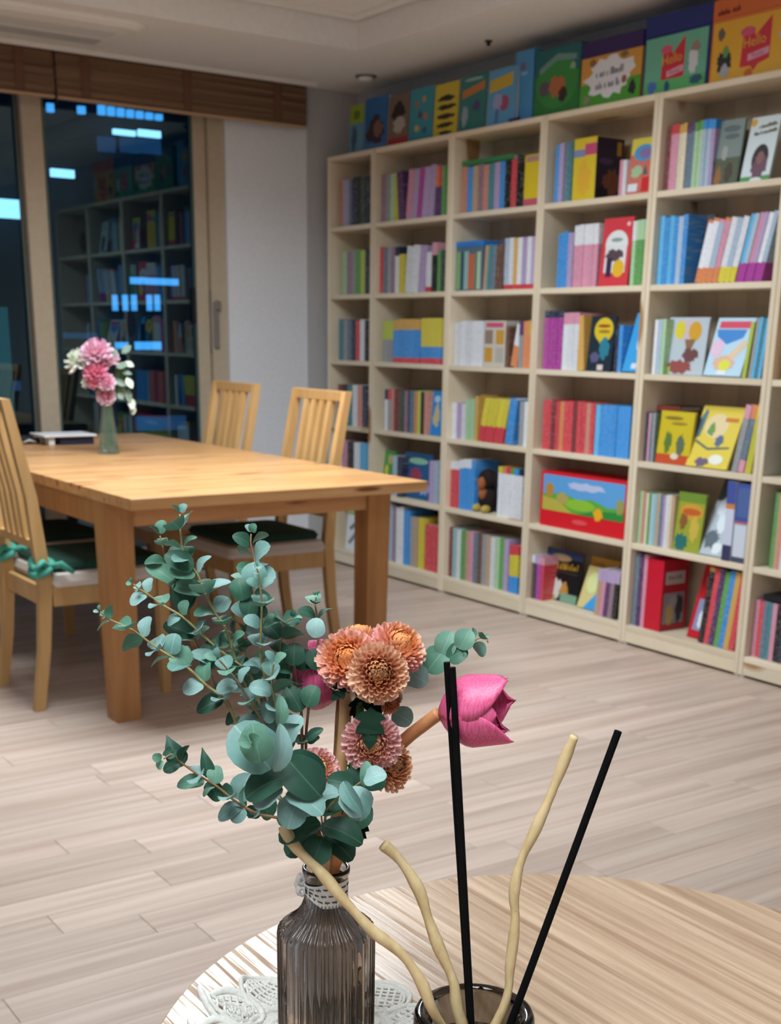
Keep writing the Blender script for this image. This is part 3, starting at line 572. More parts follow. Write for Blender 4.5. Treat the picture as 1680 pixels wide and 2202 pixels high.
face(4, 4, 1551, 1569, 1036, 'tall white and blue binder with a dark foot, fifth bookcase', '#c9d0e2', [('r', (0, .72, 1, 1), '#44559c'), ('r', (0, .66, 1, .72), '#d0823c'), ('r', (0, 0, 1, .2), '#3c3a5c')], X=3.684, tilt=0, th=.14, style='box', name='binder', cat='binder')
face(4, 4, 1571, 1612, 1042, 'thick blue binder with a grey lower half, fifth bookcase', '#9fabbc', [('r', (0, .52, 1, 1), '#41579e'), ('r', (0, .5, 1, .525), '#b85a5a'), ('r', (.08, .07, .8, .48), '#ccd4e0'), ('r', (0, 0, 1, .07), '#4a4c66'), ('r', (.1, .58, .9, .95), '#50679f')], X=3.69, tilt=0, th=.14, style='box', name='binder', cat='binder')
face(4, 5, 1383, 1417, 1204, 'glossy red box with an animal photo on its side, bottom shelf of fifth bookcase', '#c81630', [], X=3.70, tilt=0, th=.15, style='box', name='book_box', cat='box', side=('#b02030', [('r', (.1, .66, .84, .84), '#b9a8a4'), ('w', (.47, .76, .5, .06, 3, 0), '#6a5a5a'), ('r', (.08, .1, .86, .54), '#8f8a90'), ('b', (.34, .24, .15, .16, 3), '#c2a06a'), ('b', (.68, .3, .14, .2, 5), '#33323e'), ('b', (.44, .42, .16, .08, 8), '#a49ca0')]))
face(4, 5, 1476, 1512, 1212, 'second red picture book leaning behind the rainbow set', '#c0202f', [('r', (.2, .1, .9, .5), '#8a90b4'), ('e', (.6, .76, .3, .1), '#b8a39c'), ('b', (.6, .25, .2, .12, 3), '#dfe4ee')], X=3.735, tilt=16)
# --- lying books
def lying(col, row, x0, x1, py, hx, label, dx=.14, th=.020, X=3.705):
    z = LEV[row+1]+.2; ya, yb = yat(x0, X, z), yat(x1, X, z); z = zat(py, 3.703, (ya+yb)/2)+.001
    e = empty('book', (X, (ya+yb)/2, z)); tag(e, label, 'book')
    b = MB(); b.box(X, yb, z, X+dx, ya, z+.002).box(X, yb, z+th-.002, X+dx, ya, z+th).box(X, yb, z+.002, X+.0028, ya, z+th-.002); b.build('cover', flat(hx, .45), e)
    MB().box(X+.003, yb+.003, z+.002, X+dx-.003, ya-.003, z+th-.002).build('pages', M_paper, e)
lying(2, 0, 990, 1104, 350, '#3d8a55', 'green book lying flat on the spines, third bookcase top shelf', X=3.72)
lying(4, 3, 1372, 1462, 884, '#7c3a30', 'dark red book lying flat behind the yellow books, fifth bookcase', X=3.76, dx=.12)
lying(5, 5, 1640, 1700, 1296, '#1c1c22', 'black flat book lying on the pink and teal spines at right edge', X=3.71)
# teal basket at the right edge
yb_ = yat(1668, 3.70, LEV[4]); e = empty('storage_basket', (3.78, yb_-.12, LEV[4])); tag(e, 'glossy teal plastic basket at the right edge of the photo', 'basket')
def rr(d, cx=3.785, cy=yb_-.12): return rrect(cx-.075-d, cy-.11-d, cx+.075+d, cy+.11+d, .02)
z = LEV[4]+.0005
loft([(rr(-.012), z), (rr(-.002), z+.115), (rr(-.006), z+.115), (rr(-.016), z+.004)], True, True).build('basket_body', flat('#1f6f8c', .25), e)
loft([(rr(.005), z+.116), (rr(.006), z+.128), (rr(-.008), z+.128), (rr(-.007), z+.116)], False, False).build('rim', flat('#2b87a5', .25), e)
# plush toy sitting on the fifth shelf of the third case
z = LEV[5]+.0005; X = 3.735; yc = yat(1042, X, z)
e = empty('plush_toy', (X, yc, z)); tag(e, 'dark plush animal with tan muzzle and yellow feet on the fifth shelf', 'plush toy')
def blob(c, r, mat, name, seg=16):
    b = MB(); pr = []
    for i in range(9):
        a = math.pi*i/8-math.pi/2; pr.append((max(.0001, math.cos(a)), math.sin(a)))
    for rr_, zz in pr:
        for k in range(seg): w = 2*math.pi*k/seg; b.v.append((c[0]+r[0]*rr_*math.cos(w), c[1]+r[1]*rr_*math.sin(w), c[2]+r[2]*zz))
    b.f = [(i*seg+k, i*seg+(k+1) % seg, (i+1)*seg+(k+1) % seg, (i+1)*seg+k) for i in range(8) for k in range(seg)]; b.m = [0]*len(b.f)
    return b.build(name, mat, e, True)
M_fur = mottled('dark_plush', '#2a1f1e', '#171113', 140, .9, .6); M_tan = mottled('tan_plush', '#a8643c', '#96562f', 140, .9, .6)
blob((X+.02, yc, z+.062), (.045, .052, .062), M_fur, 'body'); blob((X+.015, yc, z+.150), (.045, .052, .050), M_fur, 'head')
blob((X-.026, yc-.006, z+.135), (.022, .022, .030), M_tan, 'muzzle'); blob((X-.010, yc-.004, z+.085), (.03, .02, .03), M_tan, 'chest')
for s in (-1, 1): blob((X-.02, yc+s*.032, z+.018), (.028, .018, .018), flat('#b9a252', .8), 'foot'); blob((X+.02, yc+s*.05, z+.155), (.012, .018, .036), M_fur, 'ear')

# ------------------------------------------------------------------ the row along the top
def top(x0, x1, yt, label, hx, arts, th=.02, X=3.715, lid=None, style='book', name='picture_book', cat='book', tilt=3, spine=None):
    return face(0, 0, x0, x1, yt, label, hx, arts, th, X, 0, tilt, 0, style, spine, cat, name, LEV[0]+.0005, lid)
top(750, 779, 226, 'small lime and blue book at the corner end of the top row', '#5f93b0', [('r', (0, .62, 1, 1), '#93a83a'), ('b', (.5, .8, .25, .1, 3), '#5f7a2c'), ('b', (.35, .3, .2, .25, 5), '#3d566c')])
top(782, 830, 208, 'blue picture book with a dark photo near the corner of the top row', '#2f6aa6', [('b', (.5, .38, .4, .26, 4), '#3a2c2c'), ('b', (.6, .4, .2, .16, 6), '#7c5f58'), ('r', (.0, 0, 1, .12), '#4a78b0')])
top(833, 876, 204, 'brown and cream picture book with a red foot in the top row', '#7c6656', [('r', (0, 0, 1, .16), '#a8323a'), ('b', (.5, .68, .34, .18, 4), '#2c2628'), ('b', (.55, .42, .3, .18, 7), '#b0a8a4')])
top(878, 928, 188, 'teal picture book with scattered small animals in the top row', '#3f93a4', [('b', (.3, .7, .08, .06, 2), '#b06a48'), ('b', (.6, .78, .08, .06, 3), '#c89a58'), ('b', (.45, .5, .09, .07, 4), '#5c4a58'), ('b', (.7, .45, .08, .06, 5), '#c8704a'), ('b', (.35, .25, .1, .06, 6), '#c8a85c'), ('b', (.68, .2, .09, .06, 7), '#3a5f7a')])
top(931, 981, 178, 'yellow picture book with rows of black lettering in the top row', '#cdb93c', [('b', (.5, .72, .38, .055, 4), '#2c2a1e'), ('b', (.5, .55, .4, .05, 5), '#2c2a1e'), ('b', (.5, .38, .38, .05, 6), '#332f20'), ('b', (.5, .22, .38, .05, 7), '#332f20'), ('b', (.5, .07, .3, .035, 8), '#332f20')])
top(985, 1041, 160, 'dark teal picture book with an orange banner in the top row', '#357a78', [('p', [(.08, .6), (.92, .72), (.92, .86), (.08, .74)], '#c07a3c'), ('e', (.5, .92, .35, .03), '#8fb4ac'), ('b', (.66, .45, .14, .09, 4), '#54467c'), ('b', (.22, .28, .12, .18, 5), '#94a4b0')])
top(1045, 1106, 146, 'light blue picture book with a yellow banner in the top row', '#5b9ecb', [('p', [(.05, .6), (.85, .68), (.85, .9), (.05, .82)], '#c8ab3c'), ('e', (.6, .38, .16, .14), '#a05070'), ('b', (.35, .4, .16, .16, 5), '#9aa4d0'), ('r', (.3, .05, .42, .3), '#4a78a8')], X=3.705)
top(1104, 1143, 108, 'plain light blue box standing taller in the top row', '#4a93c8', [('b', (.45, .78, .16, .06, 4), '#6f6a90'), ('e', (.5, .68, .2, .02), '#8ab8d8')], X=3.727, th=.1, style='box', name='book_box', cat='box', tilt=0)
b = MB(); z = LEV[0]+.0005; y0 = yat(1100, 3.69, z)
b.tube([(3.69, y0+.012, z+.008), (3.69, y0-.05, z+.010)], [.008, .007], 8); tag(b.build('marker_pen', flat('#2a2a5c', .4)), 'dark blue marker lying on the top edge before the light blue box', 'pen')
top(1147, 1243, 100, 'dark teal and green story box with an animal picture in the top row', '#1f6468', [('r', (0, .0, 1, .62), '#2f7a3c'), ('e', (.5, .48, .46, .38), '#388a44'), ('p', [(.1, .72), (.5, .9), (.92, .84), (.92, .76), (.5, .8), (.12, .64)], '#6f9490'), ('b', (.25, .42, .14, .12, 3), '#5c5560'), ('b', (.5, .42, .18, .15, 5), '#b06c44'), ('b', (.65, .3, .1, .12, 7), '#3a2c24'), ('b', (.85, .68, .06, .05, 4), '#8fb090')], th=.12, style='box', name='story_box', cat='box', tilt=0)
top(1246, 1375, 78, 'story box with purple lid and white splash on orange and green in the top row', '#d39a44', [('r', (0, 0, 1, .36), '#4fa03a'), ('b', (.5, .42, .40, .30, 14), '#dfe2ea'), ('w', (.5, .50, .46, .11, 7, .05), '#5c5f68'), ('w', (.48, .32, .42, .11, 8, .05), '#5c5f68'), ('e', (.74, .34, .04, .06), '#a05a44'), ('b', (.88, .2, .06, .1, 4), '#2c2a28'), ('b', (.12, .12, .06, .07, 5), '#8a8f6c'), ('b', (.2, .66, .05, .06, 8), '#8a6a40'), ('b', (.72, .7, .06, .04, 9), '#7a6a48')], th=.14, style='box', name='story_box', cat='box', tilt=0, lid=(.24, '#34205c'), spine='#34205c')
OPENBOOK = lambda cu, cv, s: [(cu-.24*s, cv-.33*s), (cu-.06*s, cv-.33*s), (cu, cv-.42*s), (cu+.07*s, cv-.32*s), (cu+.25*s, cv-.26*s), (cu+.25*s, cv+.42*s), (cu+.06*s, cv+.22*s), (cu, cv+.14*s), (cu-.06*s, cv+.28*s), (cu-.18*s, cv+.32*s), (cu-.21*s, cv+.2*s)]
def reader_arts(bg, frame, cu, lines):
    a = [('r', (.03, .02, .97, .72), bg), ('p', OPENBOOK(cu, .38, .72), '#c92e40'), ('e', (cu-.1, .55, .09, .055), '#d05a74'), ('t', (cu-.01, .42, .17, 'Hello', 4), '#d8b03c'), ('p', [(cu-.08, .20), (cu+.17, .25), (cu+.17, .33), (cu-.08, .28)], '#d8a0b4'), ('t', (cu+.045, .265, .075, 'Reader', 4), '#b04a64')]
    return a + lines
top(1380, 1520, 22, 'navy-lidded green story box with a red open-book logo in the top row', '#1f3a78', reader_arts('#6cb49a', '#1f3a78', .46, [('r', (.03, .02, .97, .18), '#5db36c'), ('b', (.78, .36, .07, .17, 3), '#cfd4dc'), ('b', (.8, .52, .07, .06, 4), '#9a7f78'), ('b', (.16, .1, .07, .08, 5), '#4f6fc0'), ('b', (.4, .09, .04, .07, 6), '#1f5a78'), ('b', (.84, .12, .1, .06, 7), '#2f5a74')]), th=.16, style='box', name='story_box', cat='box', tilt=0, lid=(.26, '#1f2f74'), spine='#1f2f74')
top(1523, 1700, -20, 'orange-lidded yellow story box with a red open-book logo in the top row', '#d87a3c', reader_arts('#e0ab34', '#d87a3c', .56, [('b', (.19, .24, .09, .14, 3), '#2c2c2c'), ('b', (.2, .14, .06, .08, 4), '#a8acb4'), ('b', (.2, .36, .04, .07, 8), '#5f9a58'), ('b', (.13, .58, .04, .07, 6), '#6a5a58'), ('b', (.93, .44, .09, .16, 5), '#b9bec8'), ('b', (.5, .06, .05, .06, 7), '#d0642c')]) + [('w', (.2, .84, .26, .06, 9, .05), '#7a2c1c')], th=.16, style='box', name='story_box', cat='box', tilt=0, lid=(.24, '#d06a34'), spine='#c85c2c')

# ================================================================== DINING TABLE AND CHAIRS
M_table = wood('dining_table_wood', '#d3a472', '#ad7a47', (1.6, 22, 22), .33, .05, 5, False, knots=('#7c4a24', (4, 26, 26), .30), lo=.28, hi=.68, spec=.35)
M_tleg = wood('dining_leg_wood', '#b88550', '#95643a', (22, 22, 1.6), .45, .05, 5, True, knots=('#6a3c1e', (14, 14, 3), .12), lo=.28, hi=.7)
M_chair = wood('chair_birch', '#cfa772', '#bb9058', (26, 26, 2.0), .42, .04, 4, True, lo=.28, hi=.7)
TX0, TX1, TY0, TY1, TZ = 1.458, 2.522, 3.455, 5.79, .74
e = empty('dining_table', ((TX0+TX1)/2, (TY0+TY1)/2, 0)); tag(e, 'large honey-coloured wooden dining table standing before the window', 'table')
nb = 9
bw = (TY1-TY0)/nb
for i in range(nb): box('top_board', TX0, TY0+i*bw+.0002, TZ-.034, TX1, TY0+(i+1)*bw-.0002, TZ, M_table, e, .0015)
LX = (TX0+.004, TX1-.096); LY = (3.668, TY1-.30)
for ix, x in enumerate(LX):
    for y in LY:
        b = MB(); w = .092; d = .010
        vs = [(x+d*(1-ix), y+d, 0), (x+w-d*ix, y+d, 0), (x+w-d*ix, y+w, 0), (x+d*(1-ix), y+w, 0), (x, y, TZ-.0345), (x+w, y, TZ-.0345), (x+w, y+w, TZ-.0345), (x, y+w, TZ-.0345)]
        vs = [(px_, py_, pz_+(.0006 if pz_ == 0 else 0)) for px_, py_, pz_ in vs]
        b.add(vs, [(0, 3, 2, 1), (4, 5, 6, 7), (0, 1, 5, 4), (1, 2, 6, 5), (2, 3, 7, 6), (3, 0, 4, 7)]); b.build('leg', M_tleg, e)
za, zb = .625, TZ-.0345
for y in (LY[0]+.012, LY[1]+.052): box('apron', LX[0]+.093, y, za, LX[1]-.001, y+.025, zb, M_table, e, .001)
for x in (LX[0]+.012, LX[1]+.052): box('apron', x, LY[0]+.093, za, x+.025, LY[1]-.001, zb, M_tleg, e, .001)
box('extension_rail', LX[1]+.093, LY[0]+.25, .668, LX[1]+.150, LY[0]+.29, zb, M_tleg, e, .001)

def make_chair():
    """faces local +x, origin on the floor under the seat centre"""
    e = empty('dining_chair', (0, 0, 0))
    def post(x):                         # rear post: raked leg, reclined back
        z = [.0005, .20, .42, .70, 1.0]; xs = [-.245, -.215, -.198, -.225, -.285]; t = [.034, .038, .044, .036, .028]
        b = MB(); vs = []
        for zz, xx, tt in zip(z, xs, t): vs += [(xx-tt/2, x-.015, zz), (xx+tt/2, x-.015, zz), (xx+tt/2, x+.015, zz), (xx-tt/2, x+.015, zz)]
        fs = [(i*4+k, i*4+(k+1) % 4, i*4+4+(k+1) % 4, i*4+4+k) for i in range(4) for k in range(4)] + [(3, 2, 1, 0), (16, 17, 18, 19)]
        b.add(vs, fs).build('rear_post', M_chair, e, off=ZERO)
    hw = .185
    for s in (-1, 1): post(s*hw)
    for s in (-1, 1):
        b = MB(); y = s*.195; vs = []
        for zz, tt in ((.0005, .030), (.408, .042)): vs += [(.205-tt/2, y-tt/2, zz), (.205+tt/2, y-tt/2, zz), (.205+tt/2, y+tt/2, zz), (.205-tt/2, y+tt/2, zz)]
        b.add(vs, [(3, 2, 1, 0), (4, 5, 6, 7)]+[(k, (k+1) % 4, 4+(k+1) % 4, 4+k) for k in range(4)]).build('front_leg', M_chair, e, off=ZERO)
    for s in (-1, 1): MB().cbox(-.176, s*.19-.011, .345, .184, s*.19+.011, .4075, .001).build('seat_rail', M_chair, e, off=ZERO)
    MB().cbox(.192, -.174, .345, .214, .174, .4075, .001).build('seat_rail', M_chair, e, off=ZERO); MB().cbox(-.208, -.169, .345, -.188, .169, .4075, .001).build('seat_rail', M_chair, e, off=ZERO)
    pad = loft([(rrect(-.172, -.212, .236, .212, .02), .4085), (rrect(-.178, -.217, .241, .217, .024), .425), (rrect(-.172, -.211, .235, .211, .03), .448), (rrect(-.15, -.19, .215, .19, .04), .455)])
    pad.build('seat_pad', mottled('seat_pad_fabric', '#d8cfc6', '#cfc6bd', 200, .9, .2), e, off=ZERO)
    def bx(z): return -.225-(z-.70)*.2 if z > .7 else -.198-(z-.42)*.0964
    MB().cbox(bx(.985)-.012, -.169, .962, bx(.985)+.012, .169, 1.0, .002).build('top_rail', M_chair, e, off=ZERO)
    MB().cbox(bx(.545)-.012, -.169, .53, bx(.545)+.012, .169, .558, .002).build('lower_rail', M_chair, e, off=ZERO)
    for i in range(4):
        y = -.087+i*.058; b = MB(); vs = []
        for zz in (.5585, .70, .9615):
            x = bx(zz); vs += [(x-.012, y-.013, zz), (x+.012, y-.013, zz), (x+.012, y+.013, zz), (x-.012, y+.013, zz)]
        b.add(vs, [(3, 2, 1, 0), (8, 9, 10, 11)]+[(j*4+k, j*4+(k+1) % 4, j*4+4+(k+1) % 4, j*4+4+k) for j in range(2) for k in range(4)]).build('slat', M_chair, e, off=ZERO)
    return e
chair = make_chair()
M_cush = mottled('dark_green_cushion', '#22443a', '#1b382f', 160, .9, .3); M_tie = mottled('mint_tie', '#4fa592', '#439382', 160, .8, .3)
spots = [((1.555, 4.135), 0, 'pale wooden dining chair in front at left with mint cushion ties', True),
         ((1.585, 4.745), 0, 'pale wooden dining chair mostly hidden behind the front left chair', False),
         ((2.355, 4.335), 180, 'pale wooden dining chair nearest the bookcases on the far side', False),
         ((2.385, 5.10), 180, 'pale wooden dining chair nearest the window on the far side', False)]
cush_lab = ['dark green seat cushion with mint ties on the front left chair', 'dark green seat cushion on the chair behind the front left chair', 'dark green seat cushion on the far chair by the bookcases', 'dark green seat cushion on the far chair by the window']
for i, ((x, y), rz, lab, ties) in enumerate(spots):
    c = chair if i == 0 else copy_tree(chair)
    c.location = (x, y, 0); c.rotation_euler = (0, 0, R(rz)); tag(c, lab, 'chair', 'dining chairs')
    q = empty('seat_cushion', (x, y, .4556), R(rz)); tag(q, cush_lab[i], 'cushion', 'dark green seat cushions')
    loft([(rrect(-.160, -.190, .215, .190, .03), .0003), (rrect(-.166, -.196, .221, .196, .035), .014), (rrect(-.158, -.188, .213, .188, .04), .027), (rrect(-.12, -.15, .175, .15, .05), .032)]).build('pad', M_cush, q, off=ZERO)
    if ties:
        for s in (-1, 1):
            yy = s*.185
            for a, zz in ((0, .03), (1, .018)):
                b = MB(); pts = []
                for k in range(17):
                    w = 2*math.pi*k/16; pts.append((-.205+(.030+.006*a)*math.cos(w), yy+(.026+.01*a)*math.sin(w), zz+.02*math.sin(w*1+a)))
                b.tube(pts, .008, 6, flat_=1.6).build('tie_loop', M_tie, q, True, off=ZERO)
            for k, (dx, dy, dz) in enumerate(((.075, -.03, -.010), (-.05, -.03, .01))):
                b = MB(); b.tube([(-.19, yy-.02, .02), (-.19+dx*.5, yy-.03+dy*.3, .035+dz*.5), (-.19+dx, yy-.02+dy, .012+dz)], [.008, .010, .006], 6, flat_=1.5).build('tie_end', M_tie, q, True, off=ZERO)

# ------------------------------------------------------------------ things on the dining table
def bloom_geo(b, c, axis, Rr, n, cols, flat_=.7, w0=.16, spread=105, inner=.25, rnd=None, open_=5):
    """rings of cupped petals; cols = list of (t, tipcolor, basecolor) ramps; adds to MB with vertex colours"""
    rnd = rnd or random; axis = Vector(axis).normalized(); ex = axis.orthogonal().normalized(); ey = axis.cross(ex); c = Vector(c)
    W_ = (.55, .85, 1.0, 1.0, .62)
    for i in range(n):
        t = (i+.5)/n; th = R(open_ + (spread-open_)*t**.75); ph = i*2.399963 + rnd.uniform(-.12, .12)
        er = ex*math.cos(ph) + ey*math.sin(ph); et = ey*math.cos(ph) - ex*math.sin(ph)
        L_ = Rr*(.74+.26*min(1, t*1.5))*rnd.uniform(.94, 1.05); ww = w0*Rr*(.55+.5*t)*rnd.uniform(.9, 1.1); bend = R(-34*(1-t)**1.5 - 8*t)
        k0 = 0
        while k0 < len(cols)-2 and t > cols[k0+1][0]: k0 += 1
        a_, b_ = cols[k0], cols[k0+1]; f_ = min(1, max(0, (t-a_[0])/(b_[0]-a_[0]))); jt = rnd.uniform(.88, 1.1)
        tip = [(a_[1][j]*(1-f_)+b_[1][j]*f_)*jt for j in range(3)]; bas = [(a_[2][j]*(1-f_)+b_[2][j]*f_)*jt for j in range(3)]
        n0 = len(b.v)
        for j in range(5):
            s = j/4; an = th + bend*(s-.3); rr_ = L_*(inner+(1-inner)*s)
            d = er*math.sin(an) + axis*math.cos(an)*flat_; no = er*math.cos(an) - axis*math.sin(an)*flat_
            p = c + d*rr_ + no*(0); hw = ww*W_[j]/2; cup = hw*(1.0 if j < 4 else .5)
            for v in (p - et*hw, p + no*cup, p + et*hw): b.v.append(tuple(v))
            col = [bas[q]*(1-s)+tip[q]*s for q in range(3)]
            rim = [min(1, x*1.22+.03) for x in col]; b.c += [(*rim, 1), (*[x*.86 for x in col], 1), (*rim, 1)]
        for j in range(4):
            for k in range(2): a0 = n0+j*3+k; b.f.append((a0, a0+1, a0+4, a0+3)); b.m.append(0)
def hexl(*h): return [srgb(x)[:3] for x in h]
m, t, bs = new_mat('petal'); at_ = t.nodes.new('ShaderNodeAttribute'); at_.attribute_name = 'Col'
t.links.new(at_.outputs['Color'], bs.inputs['Base Color']); bs.inputs['Roughness'].default_value = .6; bs.inputs['Specular IOR Level'].default_value = .2
def translucent(m, src, f):
    t = m.node_tree; b = t.nodes['Principled BSDF']; d = t.nodes.new('ShaderNodeBsdfTranslucent'); t.links.new(src, d.inputs[0]); x = t.nodes.new('ShaderNodeMixShader'); x.inputs[0].default_value = f
    t.links.new(b.outputs[0], x.inputs[1]); t.links.new(d.outputs[0], x.inputs[2]); t.links.new(x.outputs[0], t.nodes['Material Output'].inputs[0])
translucent(m, at_.outputs['Color'], .3)
M_petal = m
def thin_glass(name, col, rough=0.0):
    m, t, b = new_mat(name); b.inputs['Base Color'].default_value = (*col, 1); b.inputs['Transmission Weight'].default_value = 1; b.inputs['Roughness'].default_value = rough; b.inputs['IOR'].default_value = 1.45
    return m
M_clear = glass_mat('clear_glass', (.88, .94, .92), .10)
_t = M_clear.node_tree; _d = _t.nodes.new('ShaderNodeBsdfTranslucent'); _d.inputs[0].default_value = (.75, .80, .77, 1); _m = _t.nodes.new('ShaderNodeMixShader'); _m.inputs[0].default_value = .22
_o = _t.nodes['Material Output']; _s = _o.inputs[0].links[0].from_socket; _t.links.new(_s, _m.inputs[1]); _t.links.new(_d.outputs[0], _m.inputs[2]); _t.links.new(_m.outputs[0], _o.inputs[0]); M_water = thin_glass('water', (.95, .98, .98)); M_water.node_tree.nodes['Principled BSDF'].inputs['IOR'].default_value = 1.33
M_stem = mottled('green_stem', '#4f7a3c', '#3f6630', 80, .6)
PB = onz(235, 976, TZ); dep = (PB-CAM_P).dot(M2); mpx = dep/F_PX            # metres per image pixel there
e = empty('glass_vase', (PB.x, PB.y, TZ)); tag(e, 'clear tapering glass vase of pink and white flowers on the dining table', 'vase')
k = mpx
prof = [(.0001, .0006), (22*k, .0006), (23*k, .004), (20*k, .05), (13*k, .15), (11*k, .20), (13.5*k, .214), (12*k, .214), (9.5*k, .20), (11*k, .15), (18*k, .05), (20*k, .008), (.0001, .007)]
b = MB(); b.lathe(prof, 28, (PB.x, PB.y, TZ)); b.build('vase_body', M_clear, e, True)
b = MB(); b.lathe([(.0001, .009), (19.5*k, .0095), (17.5*k, .05), (14.8*k, .085), (.0001, .085)], 24, (PB.x, PB.y, TZ)); b.build('water', M_water, e, True)
fwh = Vector((M2.x, M2.y, 0)).normalized()
def atp(px, py, base, dd=0.0):
    r = ray(px, py); return CAM_P + r*(((base-CAM_P).dot(fwh)+dd)/r.dot(fwh))
pinks = [(0, *hexl('#eaa4bc', '#da7694')), (.5, *hexl('#f4c8da', '#e49ab6')), (1, *hexl('#fae6f0', '#efb8ce'))]
deep = [(0, *hexl('#ec86a4', '#d86c8c')), (1, *hexl('#f8b4ca', '#ec8cac'))]
whites = [(0, *hexl('#c8d8a8', '#90b070')), (.4, *hexl('#eef2ec', '#dce8cc')), (1, *hexl('#f4f6f4', '#e8ece4'))]
top_p = Vector((PB.x, PB.y, TZ+.21))
def far_flower(name, lab, px, py, r, cols, dd=0, n=40):
    p = atp(px, py, PB, dd); q = empty(name, (PB.x, PB.y, TZ+.02)); tag(q, lab, 'flower', 'flowers in the dining table vase')
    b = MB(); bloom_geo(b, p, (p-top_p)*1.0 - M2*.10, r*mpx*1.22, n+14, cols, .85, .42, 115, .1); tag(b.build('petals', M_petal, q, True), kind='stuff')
    b = MB(); b.tube([(PB.x+random.uniform(-.01, .01), PB.y+random.uniform(-.01, .01), TZ+.03), tuple(top_p+Vector((random.uniform(-.012, .012), random.uniform(-.012, .012), -.02))), tuple(p)], .0022, 5); b.build('stem', M_stem, q)
far_flower('pink_flower', 'pale pink bloom at the top of the dining table bouquet', 207, 757, 31, pinks)
far_flower('pink_flower', 'pink bloom at upper right of the dining table bouquet', 232, 772, 22, pinks, .02)
far_flower('pink_flower', 'deep pink bloom in the middle left of the dining table bouquet', 206, 797, 24, deep, -.02)
far_flower('pink_flower', 'deep pink bloom low on the left of the dining table bouquet', 203, 820, 15, deep, -.03)
far_flower('pink_flower', 'pale pink bloom low in the middle of the dining table bouquet', 229, 822, 17, pinks, -.03)
far_flower('pink_flower', 'pink bloom resting on the dining table vase rim', 228, 851, 18, pinks, -.01)
far_flower('white_flower', 'white flower with green heart at left of the dining table bouquet', 168, 775, 27, whites, 0, 22)
far_flower('white_flower', 'small white flower at lower left of the dining table bouquet', 186, 822, 11, whites, -.02, 14)
q = empty('leafy_sprig', (PB.x, PB.y, TZ+.02)); tag(q, 'grey-green leafy sprig hanging at right of the dining table bouquet', 'foliage')
b = MB(); pts = [top_p+Vector((0, 0, -.1)), top_p, atp(258, 800, PB), atp(272, 840, PB), atp(286, 885, PB)]; b.tube(pts, .002, 5); b.build('stem', M_stem, q)
def quick_leaf(p, d, nrm, L_, w_, mat, parent, name='leaf'):
    d = d.normalized(); s = d.cross(nrm).normalized(); n = s.cross(d); b = MB()
    vs = []
    for u, ww, up in ((0, .05, 0), (.25, .8, .06), (.55, 1, .1), (.82, .6, .06), (1, .04, 0)):
        for sg in (-1, 0, 1): vs.append(p + d*(L_*u) + s*(w_*.5*ww*sg) + n*((up-.12*(1-abs(sg)))*L_*.5))
    b.add(vs, [(i*3+k_, i*3+k_+1, i*3+k_+4, i*3+k_+3) for i in range(4) for k_ in range(2)]); return b.build(name, mat, parent, True)
M_gl = mottled('grey_green_leaf', '#8a9c8c', '#64786a', 90, .6); M_gl2 = mottled('pale_leaf', '#d2d6c6', '#c0c8b4', 90, .6)
for px, py, dx, dy, L_, mt in ((262, 760, .6, .5, 26, M_gl), (268, 778, .8, -.4, 22, M_gl2), (250, 790, .7, .2, 26, M_gl), (262, 800, .9, -.2, 22, M_gl), (272, 812, .5, -.9, 26, M_gl2), (246, 815, .8, -.5, 30, M_gl), (256, 830, .5, -.9, 26, M_gl), (276, 838, .1, -1, 26, M_gl), (282, 855, .1, -1, 26, M_gl2), (286, 870, 0, -1, 22, M_gl2), (245, 772, .2, 1, 22, M_gl), (252, 845, .6, -.6, 20, M_gl)):
    quick_leaf(atp(px, py, PB, random.uniform(-.02, .02)), M0*dx - M1*dy, -M2+Vector((random.uniform(-.4, .4), random.uniform(-.4, .4), .5)), L_*mpx, L_*.62*mpx, mt, q)
# white-topped desk stand with a navy drawer
a = onz(122, 958, TZ); bq = onz(206, 957, TZ); y1 = a.y
e = empty('desk_stand', ((a.x+bq.x)/2, y1+.08, TZ)); tag(e, 'white-topped desk stand with a navy box under it on the dining table', 'stand')
box('stand_top', a.x-.055, y1-.01, TZ+.034, bq.x+.02, y1+.17, TZ+.043, flat('#e4e6ea', .35), e, .002)
box('stand_leg', a.x-.03, y1+.005, TZ+.0005, a.x-.005, y1+.05, TZ+.0335, flat('#dcdfe4', .4), e, .002); box('stand_leg', a.x-.03, y1+.12, TZ+.0005, a.x-.005, y1+.16, TZ+.0335, flat('#dcdfe4', .4), e, .002)
box('navy_box', a.x+.018, y1+.005, TZ+.0005, bq.x+.012, y1+.16, TZ+.0335, flat('#1f2940', .4), e, .002)
a = onz(62, 955, TZ)
e = empty('dark_pouch', (a.x-.03, a.y+.06, TZ)); tag(e, 'black pouch with a pale curved stripe at the left end of the dining table', 'pouch')
loft([(rrect(a.x-.15, a.y, a.x+.055, a.y+.11, .03), TZ+.0005), (rrect(a.x-.155, a.y-.006, a.x+.06, a.y+.115, .035), TZ+.014), (rrect(a.x-.12, a.y+.015, a.x+.03, a.y+.09, .03), TZ+.03)]).build('pouch_body', mottled('black_fabric', '#23222a', '#191820', 120, .7), e)
b = MB(); b.tube([(a.x-.03, a.y-.007, TZ+.006), (a.x, a.y-.009, TZ+.017), (a.x+.035, a.y-.007, TZ+.006)], [.003, .005, .003], 6); b.build('stripe', flat('#b9b4b8', .5), e, True)

